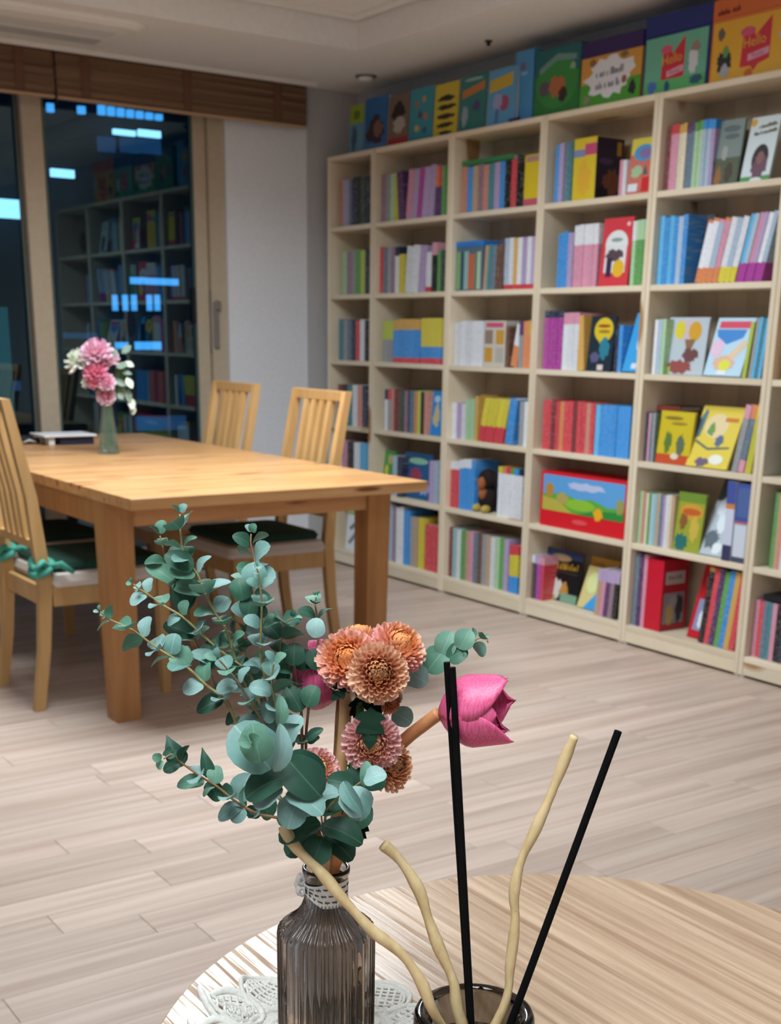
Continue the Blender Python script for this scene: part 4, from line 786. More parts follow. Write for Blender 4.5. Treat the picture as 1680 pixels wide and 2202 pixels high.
# ================================================================== ROUND TABLE IN FRONT
RT = Vector((.562, .554, .72)); RR = .315
def oak():
    m = wood('round_table_oak', '#ccb094', '#94745a', (95, 2.2, 60), .24, .0, 6, False, lo=.31, hi=.62, spec=.5)
    t = m.node_tree; N = t.nodes; b = N['Principled BSDF']
    tc = N.new('ShaderNodeTexCoord'); mp = N.new('ShaderNodeMapping'); mp.inputs['Scale'].default_value = (230, 7, 20); mp.inputs['Rotation'].default_value = (0, 0, 0); t.links.new(tc.outputs['Object'], mp.inputs[0])
    nz = N.new('ShaderNodeTexNoise'); nz.inputs['Scale'].default_value = 1; nz.inputs['Detail'].default_value = 4; t.links.new(mp.outputs[0], nz.inputs['Vector'])
    bp = N.new('ShaderNodeBump'); bp.inputs['Strength'].default_value = .22; bp.inputs['Distance'].default_value = .0008; t.links.new(nz.outputs[0], bp.inputs['Height']); t.links.new(bp.outputs[0], b.inputs['Normal'])
    rr_ = N.new('ShaderNodeMapRange'); rr_.inputs['From Min'].default_value = .55; rr_.inputs['From Max'].default_value = .68; rr_.inputs['To Min'].default_value = .23; rr_.inputs['To Max'].default_value = .85; t.links.new(nz.outputs[0], rr_.inputs[0]); t.links.new(rr_.outputs[0], b.inputs['Roughness'])
    b.inputs['Specular IOR Level'].default_value = .5
    return m
M_oak = oak()
e = empty('round_table', (RT.x, RT.y, 0)); tag(e, 'round oak-look table in the foreground carrying the vase and diffuser', 'table')
b = MB(); b.lathe([(.0001, -.025), (RR-.003, -.025), (RR, -.022), (RR, -.002), (RR-.002, 0), (.0001, 0)], 128, (RT.x, RT.y, .72)); b.build('tabletop', M_oak, e)
b = MB(); b.lathe([(.0001, .018), (.03, .018), (.03, .66), (.11, .6945), (.0001, .6945)], 32, (RT.x, RT.y, 0)); b.build('pedestal', M_white, e, True)
b = MB(); b.lathe([(.0001, .0005), (.20, .0005), (.20, .010), (.04, .0175), (.0001, .0175)], 48, (RT.x, RT.y, 0)); b.build('base_plate', M_white, e)

TOPZ = .7202
VB = onz(702, 2312, .72)                         # vase foot
def at(px, py, dd=0.0): return atp(px, py, VB, dd)
MPX = (VB-CAM_P).dot(M2)*.965/F_PX               # metres per pixel around the bouquet

# ------------------------------------------------------------------ lace doily under the vase
M_lace = mottled('white_lace', '#f3f1ea', '#e6e4dc', 300, .85, .4)
DC = onz(690, 2235, .72)
e = empty('lace_doily', (DC.x, DC.y, TOPZ)); tag(e, 'white crocheted lace doily lying under the ribbed vase', 'doily')
ux = Vector((M0.x, M0.y, 0)).normalized()        # image right, on the table
def dz(p):                                       # the left side is rumpled up
    q = p-DC; s = -q.dot(ux)
    return TOPZ+.0014 + max(0, s-.045)*.35*(1+.6*math.sin(q.dot(fwh)*140)) + max(0, s-.03)*.10
def dp(r, a): 
    p = DC + ux*(r*math.cos(a)) + fwh*(r*math.sin(a)); p.z = dz(p); return p
def loop(pts, r, name, flat_=.6, closed=True):
    b = MB(); b.tube(pts+([pts[0], pts[1]] if closed else []), r, 6, flat_=flat_); return b.build(name, M_lace, e, True)
def ring(r0, wob, n, rad, name='ring_cord'): return loop([dp(r0*(1+wob*math.sin(n*2*math.pi*i/96)), 2*math.pi*i/96) for i in range(96)], rad, name)
b = MB(); vs = []; nd, rr2 = 72, (.022, .032, .042, .053, .064)
for r_ in rr2:
    for i in range(nd): vs.append(dp(r_*(1+.012*math.sin(9*2*math.pi*i/nd)), 2*math.pi*i/nd)+Vector((0, 0, .0003)))
b.add(vs, [(j*nd+i, j*nd+(i+1) % nd, (j+1)*nd+(i+1) % nd, (j+1)*nd+i) for j in range(4) for i in range(nd) if not (i % 4 == 1 and j in (1, 3))]).build('woven_ground', M_lace, e, True)
ring(.052, .0, 1, .0030); ring(.058, .02, 20, .0016); ring(.040, .0, 1, .0018); ring(.067, .05, 10, .0018)
NS = 10; RD = .074
for k in range(NS):                              # scallops: double rim, net inside, picots
    a0 = 2*math.pi*(k+.5)/NS; c0 = dp(RD-.004, a0); rs = .0225
    def sp(q, w):
        p = c0 + ux*(q*math.cos(w)) + fwh*(q*math.sin(w)); p.z = dz(p); return p
    loop([sp(rs, 2*math.pi*i/28) for i in range(28)], .0034, 'scallop_rim'); loop([sp(rs-.0040, 2*math.pi*i/24) for i in range(24)], .0020, 'scallop_rim')
    b = MB()
    for j in range(-3, 4):
        h_ = j*.0052; L_ = math.sqrt(max(0, (rs-.004)**2-h_*h_))
        for rot in (.5, .5+math.pi/2):
            dx, dy = math.cos(a0+rot), math.sin(a0+rot); nx, ny = -dy, dx
            pts = []
            for i in range(6):
                s = -L_+2*L_*i/5; p = c0 + ux*(dx*s+nx*h_) + fwh*(dy*s+ny*h_); p.z = dz(p)+.0004; pts.append(p)
            b.tube(pts, .0014, 5, flat_=.7)
    tag(b.build('net', M_lace, e, True), kind='stuff')
    b = MB()
    for i in range(7):
        w = a0-1.2+i*.4; p = sp(rs-.0085, w+math.pi); b.tube([p+Vector((0, 0, .0008)), p+Vector((.0012, 0, .0012))], .0022, 6)
    tag(b.build('picot', M_lace, e, True), kind='stuff')
b = MB()
for k in range(30):
    a0 = 2*math.pi*k/30
    b.tube([dp(.012, a0), dp(.025, a0+.1), dp(.040, a0), dp(.052, a0+.08)], .0013, 5, flat_=.7)
tag(b.build('spoke', M_lace, e, True), kind='stuff')

# ------------------------------------------------------------------ ribbed smoky vase
M_smoke = thin_glass('smoky_glass', (.50, .48, .47)); 
e = vase = empty('ribbed_vase', (VB.x, VB.y, TOPZ+.0045)); tag(e, 'smoky ribbed glass bottle vase with a printed ribbon round its neck', 'vase')
vz = TOPZ+.0045; NR = 38
P_OUT = [(.0001, .0), (.027, .0), (.0305, .003), (.031, .008), (.031, .05), (.031, .1040), (.0304, .1065), (.0275, .1092), (.0228, .1128), (.0186, .1168), (.0158, .1212), (.0142, .1262), (.0133, .1310), (.0131, .1370), (.0133, .1415), (.0146, .1440), (.0155, .1465), (.0154, .1490), (.0145, .1500)]
P_IN = [(.0130, .1490), (.0118, .1460), (.0110, .140), (.0110, .131), (.0122, .1245), (.0160, .1175), (.0212, .1110), (.0262, .1058), (.0280, .1015), (.0283, .05), (.0283, .012), (.025, .008), (.0001, .008)]
def ribs(z, w):
    if z < .002 or z > .1345: return 1.0
    a = .052*(1 if z < .104 else 1+.5*max(0, 1-abs(z-.115)/.012)) * (1 if z < .128 else max(0, (.1345-z)/.0065))
    return 1 + a*(abs(math.cos(NR*w/2))*2-1.2)
b = MB(); b.lathe(P_OUT, NR*8, (VB.x, VB.y, vz), ribs=ribs); n1 = len(P_OUT)
b.lathe(P_IN, NR*8, (VB.x, VB.y, vz))
sg = NR*8; b.f += [((n1-1)*sg+k, (n1-1)*sg+(k+1) % sg, n1*sg+(k+1) % sg, n1*sg+k) for k in range(sg)]; b.m += [0]*sg
b.build('vase_body', M_smoke, e, True, weld=True)
b = MB(); b.lathe([(.0001, .0085), (.0245, .0085), (.0279, .0125), (.0279, .046), (.0001, .046)], 48, (VB.x, VB.y, vz)); b.build('water', M_water, e, True, weld=True)
# ribbon, gathered on the left, with handwriting
M_rib = mottled('white_ribbon', '#f0f0ec', '#e6e6e2', 200, .8, .15); M_ink = flat('#3a3632', .8)
right_a = math.atan2(ux.y, ux.x); cam_a = math.atan2(-fwh.y, -fwh.x)
def rib_z(w, v):                                  # v 0..1 up the ribbon; narrow at the knot (image left)
    d = 1-math.cos(w-(right_a+math.pi)); g_ = .30+.70*min(1, d*1.1)
    zc = .1342 + .0020*max(0, 1-d*1.3); return zc + (v-.5)*.0165*g_
b = MB(); n = 72; rows = 7; vs = []
for j in range(rows):
    for k_ in range(n):
        w = 2*math.pi*k_/n; d = 1-math.cos(w-(right_a+math.pi)); r_ = .0141 + .0004*math.cos(j*2.6)*(1-min(1, d)) + .0003*(j % 2)
        vs.append((VB.x+r_*math.cos(w), VB.y+r_*math.sin(w), vz+rib_z(w, j/(rows-1))))
b.add(vs, [(j*n+k_, j*n+(k_+1) % n, (j+1)*n+(k_+1) % n, (j+1)*n+k_) for j in range(rows-1) for k_ in range(n)]).build('ribbon', M_rib, e, True)
kp = Vector((VB.x, VB.y, vz+.136)) - ux*.0158
b = MB()
for q_ in ((0, 0, .004), (0, 0, -.004), (0, .002, .0)):
    pts = [kp+Vector(q_)+ux*(-.0025*math.sin(i*.8))+Vector((0, 0, .003*math.cos(i*.8))) for i in range(9)]; b.tube(pts, .0024, 6, flat_=.6)
b.build('ribbon_knot', M_rib, e, True)
rg = random.Random(5); inks = MB()
for v in (.80, .52, .26):                          # three lines of tiny cursive
    w = cam_a-1.15
    while w < cam_a+1.25:
        ln = rg.uniform(.12, .34); pts = []; m_ = int(ln/.012)
        for i in range(m_):
            ww = w+ln*i/m_; amp = .0007*(1.9 if rg.random() < .12 else 1); zz = rib_z(ww, v)+amp*math.sin(i*1.9)
            pts.append((VB.x+.01452*math.cos(ww), VB.y+.01452*math.sin(ww), vz+zz))
        if len(pts) > 2: inks.tube(pts, .00013, 4)
        w += ln+.09
tag(inks.build('ribbon_lettering', M_ink, e), kind='stuff')

# ------------------------------------------------------------------ eucalyptus
def leaf_mesh(name, shape, mat):
    """unit leaf: base at origin, tip at +y, normal +z"""
    nu, nv = 9, 5; vs = []
    for i in range(nu):
        q_ = i/(nu-1); u = (1-math.cos(math.pi*q_))/2
        if shape == 'round': w_ = max(.03, math.sin(math.pi*q_))**.92
        elif shape == 'oval': w_ = max(.03, math.sin(math.pi*q_))*(1.08-.22*u)
        else: u = q_; w_ = math.sin(math.pi*(u*.98+.02)**.62)**1.05*.95
        if i == nu-1: w_ = .04
        for j in range(nv):
            s = (j/(nv-1)-.5)*2; vs.append((s*w_*.5*(1+.06*math.sin(u*7)*s), u, .11*abs(s)**1.4*w_ + .09*math.sin(math.pi*u) - .10*u*u + .02*math.sin(u*9+s*3)*abs(s)))
    fs = [(i*nv+j, i*nv+j+1, (i+1)*nv+j+1, (i+1)*nv+j) for i in range(nu-1) for j in range(nv-1)]
    me = bpy.data.meshes.new(name); me.from_pydata(vs, [], fs); me.materials.append(mat); me.polygons.foreach_set('use_smooth', [True]*len(fs)); return me
def leaf_mat(name, c1, c2, vein):
    m, t, b = new_mat(name); N = t.nodes; Lk = t.links
    oi = N.new('ShaderNodeObjectInfo'); mx = N.new('ShaderNodeMixRGB'); mx.inputs[1].default_value = srgb(c1); mx.inputs[2].default_value = srgb(c2); Lk.new(oi.outputs['Random'], mx.inputs[0])
    tc = N.new('ShaderNodeTexCoord'); sx = N.new('ShaderNodeSeparateXYZ'); Lk.new(tc.outputs['Object'], sx.inputs[0])
    ab = N.new('ShaderNodeMath'); ab.operation = 'ABSOLUTE'; Lk.new(sx.outputs['X'], ab.inputs[0]); lt = N.new('ShaderNodeMath'); lt.operation = 'LESS_THAN'; lt.inputs[1].default_value = .018; Lk.new(ab.outputs[0], lt.inputs[0])
    nz = N.new('ShaderNodeTexNoise'); nz.inputs['Scale'].default_value = 5; nz.inputs['Detail'].default_value = 4; Lk.new(tc.outputs['Object'], nz.inputs['Vector'])
    mr = N.new('ShaderNodeMapRange'); mr.inputs['To Min'].default_value = .82; mr.inputs['To Max'].default_value = 1.18; Lk.new(nz.outputs[0], mr.inputs[0])
    hv = N.new('ShaderNodeHueSaturation'); Lk.new(mx.outputs[0], hv.inputs['Color']); Lk.new(mr.outputs[0], hv.inputs['Value'])
    m2 = N.new('ShaderNodeMixRGB'); m2.inputs[2].default_value = srgb(vein); ml = N.new('ShaderNodeMath'); ml.operation = 'MULTIPLY'; ml.inputs[1].default_value = .35; Lk.new(lt.outputs[0], ml.inputs[0]); Lk.new(ml.outputs[0], m2.inputs[0]); Lk.new(hv.outputs[0], m2.inputs[1])
    Lk.new(m2.outputs[0], b.inputs['Base Color']); b.inputs['Roughness'].default_value = .5; b.inputs['Specular IOR Level'].default_value = .3
    translucent(m, m2.outputs[0], .12)
    return m
ML_lit = leaf_mat('eucalyptus_lit_blue', '#5f877e', '#8caca7', '#a9c4b8'); ML_g = leaf_mat('eucalyptus_green', '#4a7660', '#709a86', '#8fb39c'); ML_shade = leaf_mat('eucalyptus_shade', '#26493a', '#3a6450', '#5f8a70')  # lit-top, middle and shaded tones of one leaf, light put into the colour
LM = {(s, c): leaf_mesh('leaf', s, m) for s in ('round', 'oval', 'point') for c, m in (('b', ML_lit), ('g', ML_g), ('d', ML_shade))}
M_twig = mottled('eucalyptus_stem', '#a9a06c', '#86784c', 120, .6); M_twig_r = mottled('reddish_stem', '#9a7a58', '#7c5a40', 120, .6)
VIEW = -M2; UPV = -M1
def put_leaf(parent, p, d, nrm, L_, w_, shape='round', col='b'):
    d = d.normalized(); n = (nrm - d*nrm.dot(d)).normalized(); x = d.cross(n)
    o = link('leaf', LM[(shape, col)], parent)
    o.matrix_local = Matrix.Translation(p-parent.location) @ Matrix(((x.x*w_, d.x*L_, n.x*L_, 0), (x.y*w_, d.y*L_, n.y*L_, 0), (x.z*w_, d.z*L_, n.z*L_, 0), (0, 0, 0, 1)))
    return o
mouth = Vector((VB.x, VB.y, vz+.150)); foot = Vector((VB.x, VB.y, vz+.012))
nstem = [0]
def smooth_pts(pts, n=4):
    out = []
    for i in range(len(pts)-1):
        p0, p1, p2, p3 = pts[max(i-1, 0)], pts[i], pts[i+1], pts[min(i+2, len(pts)-1)]
        for j in range(n):
            t = j/n; out.append(.5*((2*p1)+(p2-p0)*t+(2*p0-5*p1+4*p2-p3)*t*t+(3*p1-p0-3*p2+p3)*t*t*t))
    out.append(pts[-1]); return out
def into_vase(q=None):
    nstem[0] += 1; a = nstem[0]*2.4; q = q or Vector((math.cos(a), math.sin(a), 0))
    return [mouth+q*.0065, mouth+q*.004+Vector((0, 0, -.03)), foot-q*.012+Vector((0, 0, .002))]
def branch(label, nodes, seed, dd=(0, 0), col='bgd', size=1.0, face=.55, r=.0011, extra=(), leaves=True, phase=0.0, shape='round'):
    """nodes: (px, py, leaf size px or 0) from tip to where it dives among the others; dd: depth offset at tip and at base"""
    rg = random.Random(seed); n = len(nodes)
    pts = [at(px, py, dd[0]+(dd[1]-dd[0])*i/(n-1)) for i, (px, py, s) in enumerate(nodes)]
    q = empty('eucalyptus_branch', tuple(foot)); tag(q, label, 'eucalyptus', 'eucalyptus stems in the ribbed vase')
    path = smooth_pts(list(pts) + into_vase()); m_ = len(path)
    b = MB(); b.tube(path, [r*(.45+.75*i/m_) for i in range(m_)], 6); b.build('stem', M_twig if seed % 2 else M_twig_r, q, True)
    for i, (px, py, s) in enumerate(nodes):
        if not s or not leaves: continue
        t = (pts[max(i-1, 0)]-pts[min(i+1, n-1)]).normalized()
        s1 = t.cross(VIEW).normalized(); s2 = s1.cross(t)
        ph = phase + i*math.pi/2*1.0 + rg.uniform(-.5, .5)
        for sg in (1, -1):
            a = s1*math.cos(ph)*sg + s2*math.sin(ph)*sg
            lift = .55 if i > 0 else 1.6
            d = (a*.9 + t*lift*rg.uniform(.6, 1.2)).normalized()
            nr = t*(1-face) + VIEW*face*rg.choice((1, 1, 1, -.4)) + Vector((rg.uniform(-.5, .5), rg.uniform(-.5, .5), rg.uniform(0, .7)))*.6
            L_ = s*MPX*size*1.16*rg.uniform(.85, 1.14); w_ = L_*rg.uniform(.82, 1.0)
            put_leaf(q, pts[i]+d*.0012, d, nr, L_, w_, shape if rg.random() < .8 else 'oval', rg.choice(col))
    for (px, py, ang, L_, w_, shp, cl, tilt, ddo) in extra:
        p = at(px, py, ddo); a = R(ang); d = M0*math.cos(a) + UPV*math.sin(a)
        put_leaf(q, p, d + VIEW*tilt[0], VIEW*1.0 + UPV*tilt[1] + M0*tilt[2], L_*MPX, w_*MPX, shp, cl)
    return q
branch('tallest eucalyptus stem, its tip in front of the dining table apron', [(387, 1106, 16), (388, 1140, 38), (392, 1178, 24), (402, 1205, 30), (425, 1235, 40), (442, 1278, 46), (464, 1320, 34), (482, 1345, 36), (498, 1388, 34), (514, 1440, 36), (532, 1482, 34), (552, 1530, 38), (575, 1590, 34), (620, 1680, 0), (668, 1780, 0)], 3, (-.005, 0), 'bbgg', 1, .5,
  extra=[(436, 1275, 165, 62, 40, 'oval', 'g', (.1, .5, -.2), 0), (442, 1278, 30, 56, 28, 'oval', 'b', (.1, .9, 0), -.004), (414, 1225, 150, 60, 46, 'oval', 'd', (.2, .3, .3), -.006)])
branch('upright eucalyptus stem left of the tallest one with big dark leaves', [(344, 1152, 22), (350, 1175, 24), (358, 1210, 34), (378, 1255, 40), (398, 1300, 0), (408, 1340, 0), (420, 1378, 36), (438, 1420, 34), (450, 1445, 0), (470, 1490, 30), (492, 1520, 0), (510, 1558, 22), (560, 1650, 0), (640, 1770, 0)], 8, (.015, .01), 'gd', 1, .45,
  extra=[(396, 1312, 95, 76, 50, 'point', 'd', (.1, .2, .2), .0), (396, 1312, 62, 60, 40, 'oval', 'd', (.1, .2, -.3), .002), (376, 1252, 148, 66, 40, 'oval', 'g', (.1, .3, .4), .01), (418, 1368, 158, 66, 42, 'oval', 'd', (.1, .3, .3), .002), (452, 1440, 92, 58, 42, 'oval', 'd', (.1, .2, 0), -.008), (418, 1372, 60, 44, 20, 'oval', 'b', (.1, .3, -.5), .004)])
branch('eucalyptus stem reaching left just above the lowest left ones', [(287, 1256, 10), (302, 1268, 16), (318, 1278, 28), (352, 1302, 32), (392, 1326, 30), (432, 1362, 32), (470, 1396, 32), (505, 1422, 28), (540, 1452, 28), (560, 1520, 0), (600, 1640, 0), (660, 1770, 0)], 5, (-.01, .0), 'gbb', 1, .45)
branch('eucalyptus stem reaching furthest left across the table leg', [(216, 1316, 10), (228, 1326, 16), (240, 1334, 24), (280, 1352, 38), (312, 1374, 40), (345, 1398, 40), (368, 1412, 36), (402, 1434, 46), (440, 1470, 36), (486, 1506, 30), (500, 1535, 0), (522, 1590, 0), (580, 1690, 0), (660, 1790, 0)], 7, (-.03, -.01), 'bg', 1, .6,
  extra=[(402, 1434, 120, 46, 46, 'round', 'g', (.1, .2, 0), -.02), (480, 1503, 205, 58, 38, 'oval', 'd', (.1, .4, 0), -.014), (500, 1530, 250, 30, 18, 'oval', 'd', (.1, .2, .4), -.01), (456, 1425, 150, 46, 34, 'oval', 'b', (.1, .8, 0), -.01)])
branch('eucalyptus stem with stacked round leaves over the far chair seat', [(540, 1148, 18), (540, 1172, 34), (548, 1205, 42), (542, 1235, 36), (550, 1262, 52), (540, 1300, 42), (534, 1330, 40), (524, 1360, 30), (515, 1392, 30), (525, 1450, 34), (545, 1500, 36), (570, 1570, 36), (610, 1660, 0), (665, 1780, 0)], 12, (.02, .01), 'ggbd', 1, .75, phase=.8,
  extra=[(553, 1262, 100, 50, 50, 'round', 'b', (.0, .1, 0), -.002), (522, 1292, 100, 46, 46, 'round', 'd', (.1, .1, .2), .004), (533, 1326, 80, 40, 40, 'round', 'd', (.1, .1, 0), .004)])
branch('thin eucalyptus stem rising in front of the stacked round leaves', [(552, 1222, 10), (556, 1235, 14), (560, 1262, 24), (563, 1306, 38), (562, 1350, 34), (560, 1392, 34), (566, 1440, 34), (580, 1500, 36), (590, 1550, 34), (618, 1640, 0), (672, 1780, 0)], 13, (-.012, .0), 'bbg', 1, .5)
branch('eucalyptus stem with dark round leaves right of the thin one', [(628, 1330, 14), (610, 1345, 34), (606, 1375, 42), (604, 1405, 36), (618, 1440, 30), (632, 1400, 0), (634, 1440, 40), (640, 1478, 26), (648, 1530, 0), (650, 1600, 24), (655, 1700, 0), (685, 1800, 0)], 16, (.0, .01), 'dgd', 1, .7,
  extra=[(632, 1432, 88, 46, 46, 'round', 'd', (.1, .1, 0), -.002), (648, 1530, 120, 58, 48, 'round', 'd', (.1, .2, .2), -.004), (662, 1520, 70, 46, 44, 'round', 'd', (.1, .2, -.2), -.006), (660, 1590, 35, 40, 22, 'oval', 'd', (.2, .3, 0), -.006)])
branch('slim eucalyptus stem touching the left side of the chrysanthemum cluster', [(680, 1284, 8), (678, 1300, 28), (683, 1332, 34), (684, 1355, 0), (684, 1385, 0), (678, 1420, 0), (670, 1470, 26), (662, 1540, 0), (658, 1600, 26), (664, 1700, 0), (690, 1800, 0)], 20, (.012, .01), 'gd', 1, .5,
  extra=[(680, 1372, 90, 40, 38, 'round', 'b', (.1, .1, 0), -.004), (686, 1440, 110, 44, 40, 'round', 'd', (.1, .1, .1), .004)])
branch('low eucalyptus stem reaching left over the pale floor', [(352, 1632, 16), (372, 1622, 22), (390, 1640, 30), (432, 1670, 40), (465, 1690, 30), (500, 1718, 38), (530, 1738, 34), (560, 1752, 30), (605, 1762, 0), (660, 1800, 0)], 22, (-.03, -.005), 'gbd', 1, .6,
  extra=[(388, 1650, 112, 70, 46, 'point', 'd', (.1, .2, .2), -.02), (448, 1672, 100, 62, 30, 'point', 'd', (.1, .2, .3), -.016), (440, 1682, 185, 56, 36, 'oval', 'g', (.1, .6, 0), -.018), (448, 1680, 300, 46, 38, 'oval', 'd', (.1, .2, .3), -.014), (515, 1722, 70, 60, 54, 'round', 'b', (.1, .4, 0), -.012), (520, 1732, 210, 56, 38, 'oval', 'b', (.1, .6, 0), -.012), (560, 1755, 150, 34, 28, 'round', 'd', (.1, .2, 0), -.008), (575, 1700, 270, 62, 40, 'oval', 'd', (.1, .2, .2), .0), (600, 1745, 330, 60, 52, 'round', 'd', (.2, .2, .2), -.004)])
branch('large-leaved eucalyptus stem pointing at the camera', [(540, 1598, 22), (556, 1612, 0), (585, 1640, 0), (620, 1690, 0), (660, 1780, 0)], 26, (-.07, -.01), 'g', 1, .8, leaves=True,
  extra=[(582, 1655, 128, 108, 98, 'round', 'b', (.15, .25, .1), -.055), (560, 1640, 100, 76, 62, 'round', 'g', (.3, .1, .1), -.064), (592, 1660, 80, 92, 44, 'oval', 'b', (.2, .1, .9), -.062), (618, 1632, 312, 96, 80, 'round', 'd', (.1, .2, -.1), -.045), (622, 1622, 322, 84, 66, 'round', 'd', (.1, .3, -.4), -.036), (612, 1672, 205, 84, 70, 'round', 'd', (.1, .8, 0), -.05), (605, 1690, 218, 66, 50, 'round', 'b', (.3, .9, .2), -.05), (620, 1700, 330, 84, 62, 'round', 'b', (.3, .9, 0), -.046), (645, 1710, 250, 70, 64, 'round', 'b', (.3, .9, 0), -.042), (610, 1600, 60, 66, 50, 'round', 'b', (.1, .4, -.3), -.02), (585, 1575, 30, 60, 46, 'round', 'b', (.1, .8, 0), -.01), (600, 1560, 85, 58, 30, 'oval', 'g', (.1, .1, .6), -.03)])
branch('large-leaved eucalyptus stem at the front right of the bouquet', [(800, 1668, 0), (780, 1680, 0), (745, 1705, 0), (705, 1740, 0), (698, 1790, 0)], 29, (-.06, -.01), 'g', 1, .8,
  extra=[(782, 1700, 80, 50, 84, 'round', 'd', (.1, .1, 0), -.030), (760, 1690, 165, 52, 46, 'round', 'd', (.1, .2, .2), -.034), (782, 1680, 20, 46, 42, 'round', 'b', (.2, .7, 0), -.06), (785, 1690, 85, 48, 30, 'oval', 'g', (.2, .1, .3), -.058), (748, 1695, 300, 62, 66, 'round', 'b', (.2, .6, 0), -.05), (738, 1680, 300, 70, 34, 'oval', 'b', (.2, .4, -.6), -.054), (730, 1705, 190, 66, 46, 'round', 'b', (.2, 1.0, 0), -.04), (760, 1700, 285, 60, 54, 'round', 'b', (.2, .5, -.2), -.05), (790, 1725, 250, 60, 40, 'oval', 'd', (.1, .2, .4), -.02)])
branch('eucalyptus stem reaching right above the tulip', [(1040, 1372, 10), (1030, 1372, 22), (1015, 1382, 26), (1000, 1380, 0), (972, 1400, 0), (945, 1412, 0), (915, 1430, 0), (870, 1470, 0), (820, 1550, 0), (760, 1680, 0), (720, 1790, 0)], 31, (.03, .02), 'g', 1, .8,
  extra=[(988, 1396, 62, 46, 44, 'round', 'g', (.1, .1, 0), .02), (962, 1418, 28, 46, 44, 'round', 'd', (.1, .2, 0), .02), (948, 1412, 68, 56, 48, 'round', 'g', (.1, .1, 0), .022), (918, 1445, 52, 64, 56, 'round', 'g', (.1, .1, 0), .02), (868, 1440, 330, 56, 52, 'round', 'b', (.1, .1, 0), .018), (1000, 1400, 265, 18, 8, 'oval', 'g', (.1, .2, .2), .02), (845, 1530, 330, 46, 46, 'round', 'b', (.1, .1, 0), .02), (820, 1510, 20, 46, 40, 'round', 'b', (.1, .2, 0), .02)])
branch('dense blue-grey eucalyptus stem in the middle left of the bouquet', [(590, 1425, 24), (584, 1458, 36), (588, 1492, 42), (594, 1530, 40), (602, 1572, 42), (614, 1622, 38), (640, 1700, 0), (680, 1790, 0)], 41, (-.02, -.005), 'bbg', 1, .6)
branch('short eucalyptus stem among the left ones, ending above the big front leaf', [(470, 1418, 20), (492, 1442, 30), (515, 1472, 34), (540, 1512, 36), (565, 1552, 38), (592, 1604, 0), (640, 1710, 0), (682, 1790, 0)], 44, (-.025, -.005), 'bgb', 1, .55)
branch('eucalyptus stem half hidden behind the dense blue-grey one', [(505, 1365, 24), (528, 1402, 32), (548, 1440, 36), (566, 1490, 36), (582, 1545, 36), (602, 1600, 0), (650, 1710, 0), (685, 1795, 0)], 47, (.02, .01), 'ddg', 1, .55)
# leaves with shade put into their colour, filling the throat of the bouquet
q = branch('short eucalyptus stem whose dark leaves fill the bouquet above the vase mouth', [(690, 1745, 0), (695, 1790, 0), (698, 1830, 0)], 33, (-.01, 0), 'd', leaves=False,
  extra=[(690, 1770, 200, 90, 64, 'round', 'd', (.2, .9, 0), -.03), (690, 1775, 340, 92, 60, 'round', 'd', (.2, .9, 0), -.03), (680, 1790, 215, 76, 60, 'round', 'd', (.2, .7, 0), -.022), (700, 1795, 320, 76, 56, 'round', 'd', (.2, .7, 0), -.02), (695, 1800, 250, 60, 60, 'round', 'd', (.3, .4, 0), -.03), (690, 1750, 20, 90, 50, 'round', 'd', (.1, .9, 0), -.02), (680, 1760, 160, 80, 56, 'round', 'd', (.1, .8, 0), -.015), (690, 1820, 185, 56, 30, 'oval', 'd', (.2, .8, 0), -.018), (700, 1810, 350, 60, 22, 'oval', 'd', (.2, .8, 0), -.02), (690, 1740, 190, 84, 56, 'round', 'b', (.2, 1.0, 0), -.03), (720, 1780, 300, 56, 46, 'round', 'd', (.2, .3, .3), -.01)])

# ------------------------------------------------------------------ chrysanthemums
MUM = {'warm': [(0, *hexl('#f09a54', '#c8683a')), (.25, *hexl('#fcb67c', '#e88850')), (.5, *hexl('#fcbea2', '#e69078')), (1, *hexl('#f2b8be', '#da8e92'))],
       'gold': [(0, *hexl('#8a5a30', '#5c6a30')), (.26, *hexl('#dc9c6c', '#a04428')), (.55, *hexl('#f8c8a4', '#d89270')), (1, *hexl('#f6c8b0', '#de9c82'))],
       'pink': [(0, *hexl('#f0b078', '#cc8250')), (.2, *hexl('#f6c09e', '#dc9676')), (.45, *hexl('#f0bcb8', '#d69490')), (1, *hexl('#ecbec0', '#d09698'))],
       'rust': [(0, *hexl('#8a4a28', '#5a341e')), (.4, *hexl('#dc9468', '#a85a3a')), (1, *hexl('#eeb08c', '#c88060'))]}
M_mst = mottled('chrysanthemum_stem', '#4a6a3a', '#33502a', 120, .6)
M_mleaf = leaf_mat('chrysanthemum_leaf', '#0e1c14', '#13261b', '#20382a'); M_mleaf.node_tree.nodes['Principled BSDF'].inputs['Specular IOR Level'].default_value = .06; M_mleaf.node_tree.nodes['Principled BSDF'].inputs['Roughness'].default_value = .8
def mum_leaf(parent, p, d, nrm, L_, w_):
    out = [(0, 0), (.14, .10), (.34, .16), (.50, .30), (.30, .36), (.42, .50), (.46, .66), (.24, .64), (.22, .82), (.0, 1.0)]
    d = d.normalized(); n = (nrm-d*nrm.dot(d)).normalized(); x = d.cross(n); b = MB(); vs = []
    for u, v in out: vs.append((u, v, .12*u - .15*v*v))
    L2 = len(vs); vs += [(-u, v, .12*u - .15*v*v) for u, v in out]; mid = [(0, v, -.15*v*v-.04) for u, v in out]; m0 = len(vs); vs += mid
    fs = []
    for i in range(L2-1): fs += [(i, m0+i, m0+i+1, i+1), (L2+i+1, m0+i+1, m0+i, L2+i)]
    b.add([p + x*(a*w_) + d*(c*L_) + n*(z*L_) for a, c, z in vs], fs); return b.build('leaf', M_mleaf, parent, True)
rgm = random.Random(4)
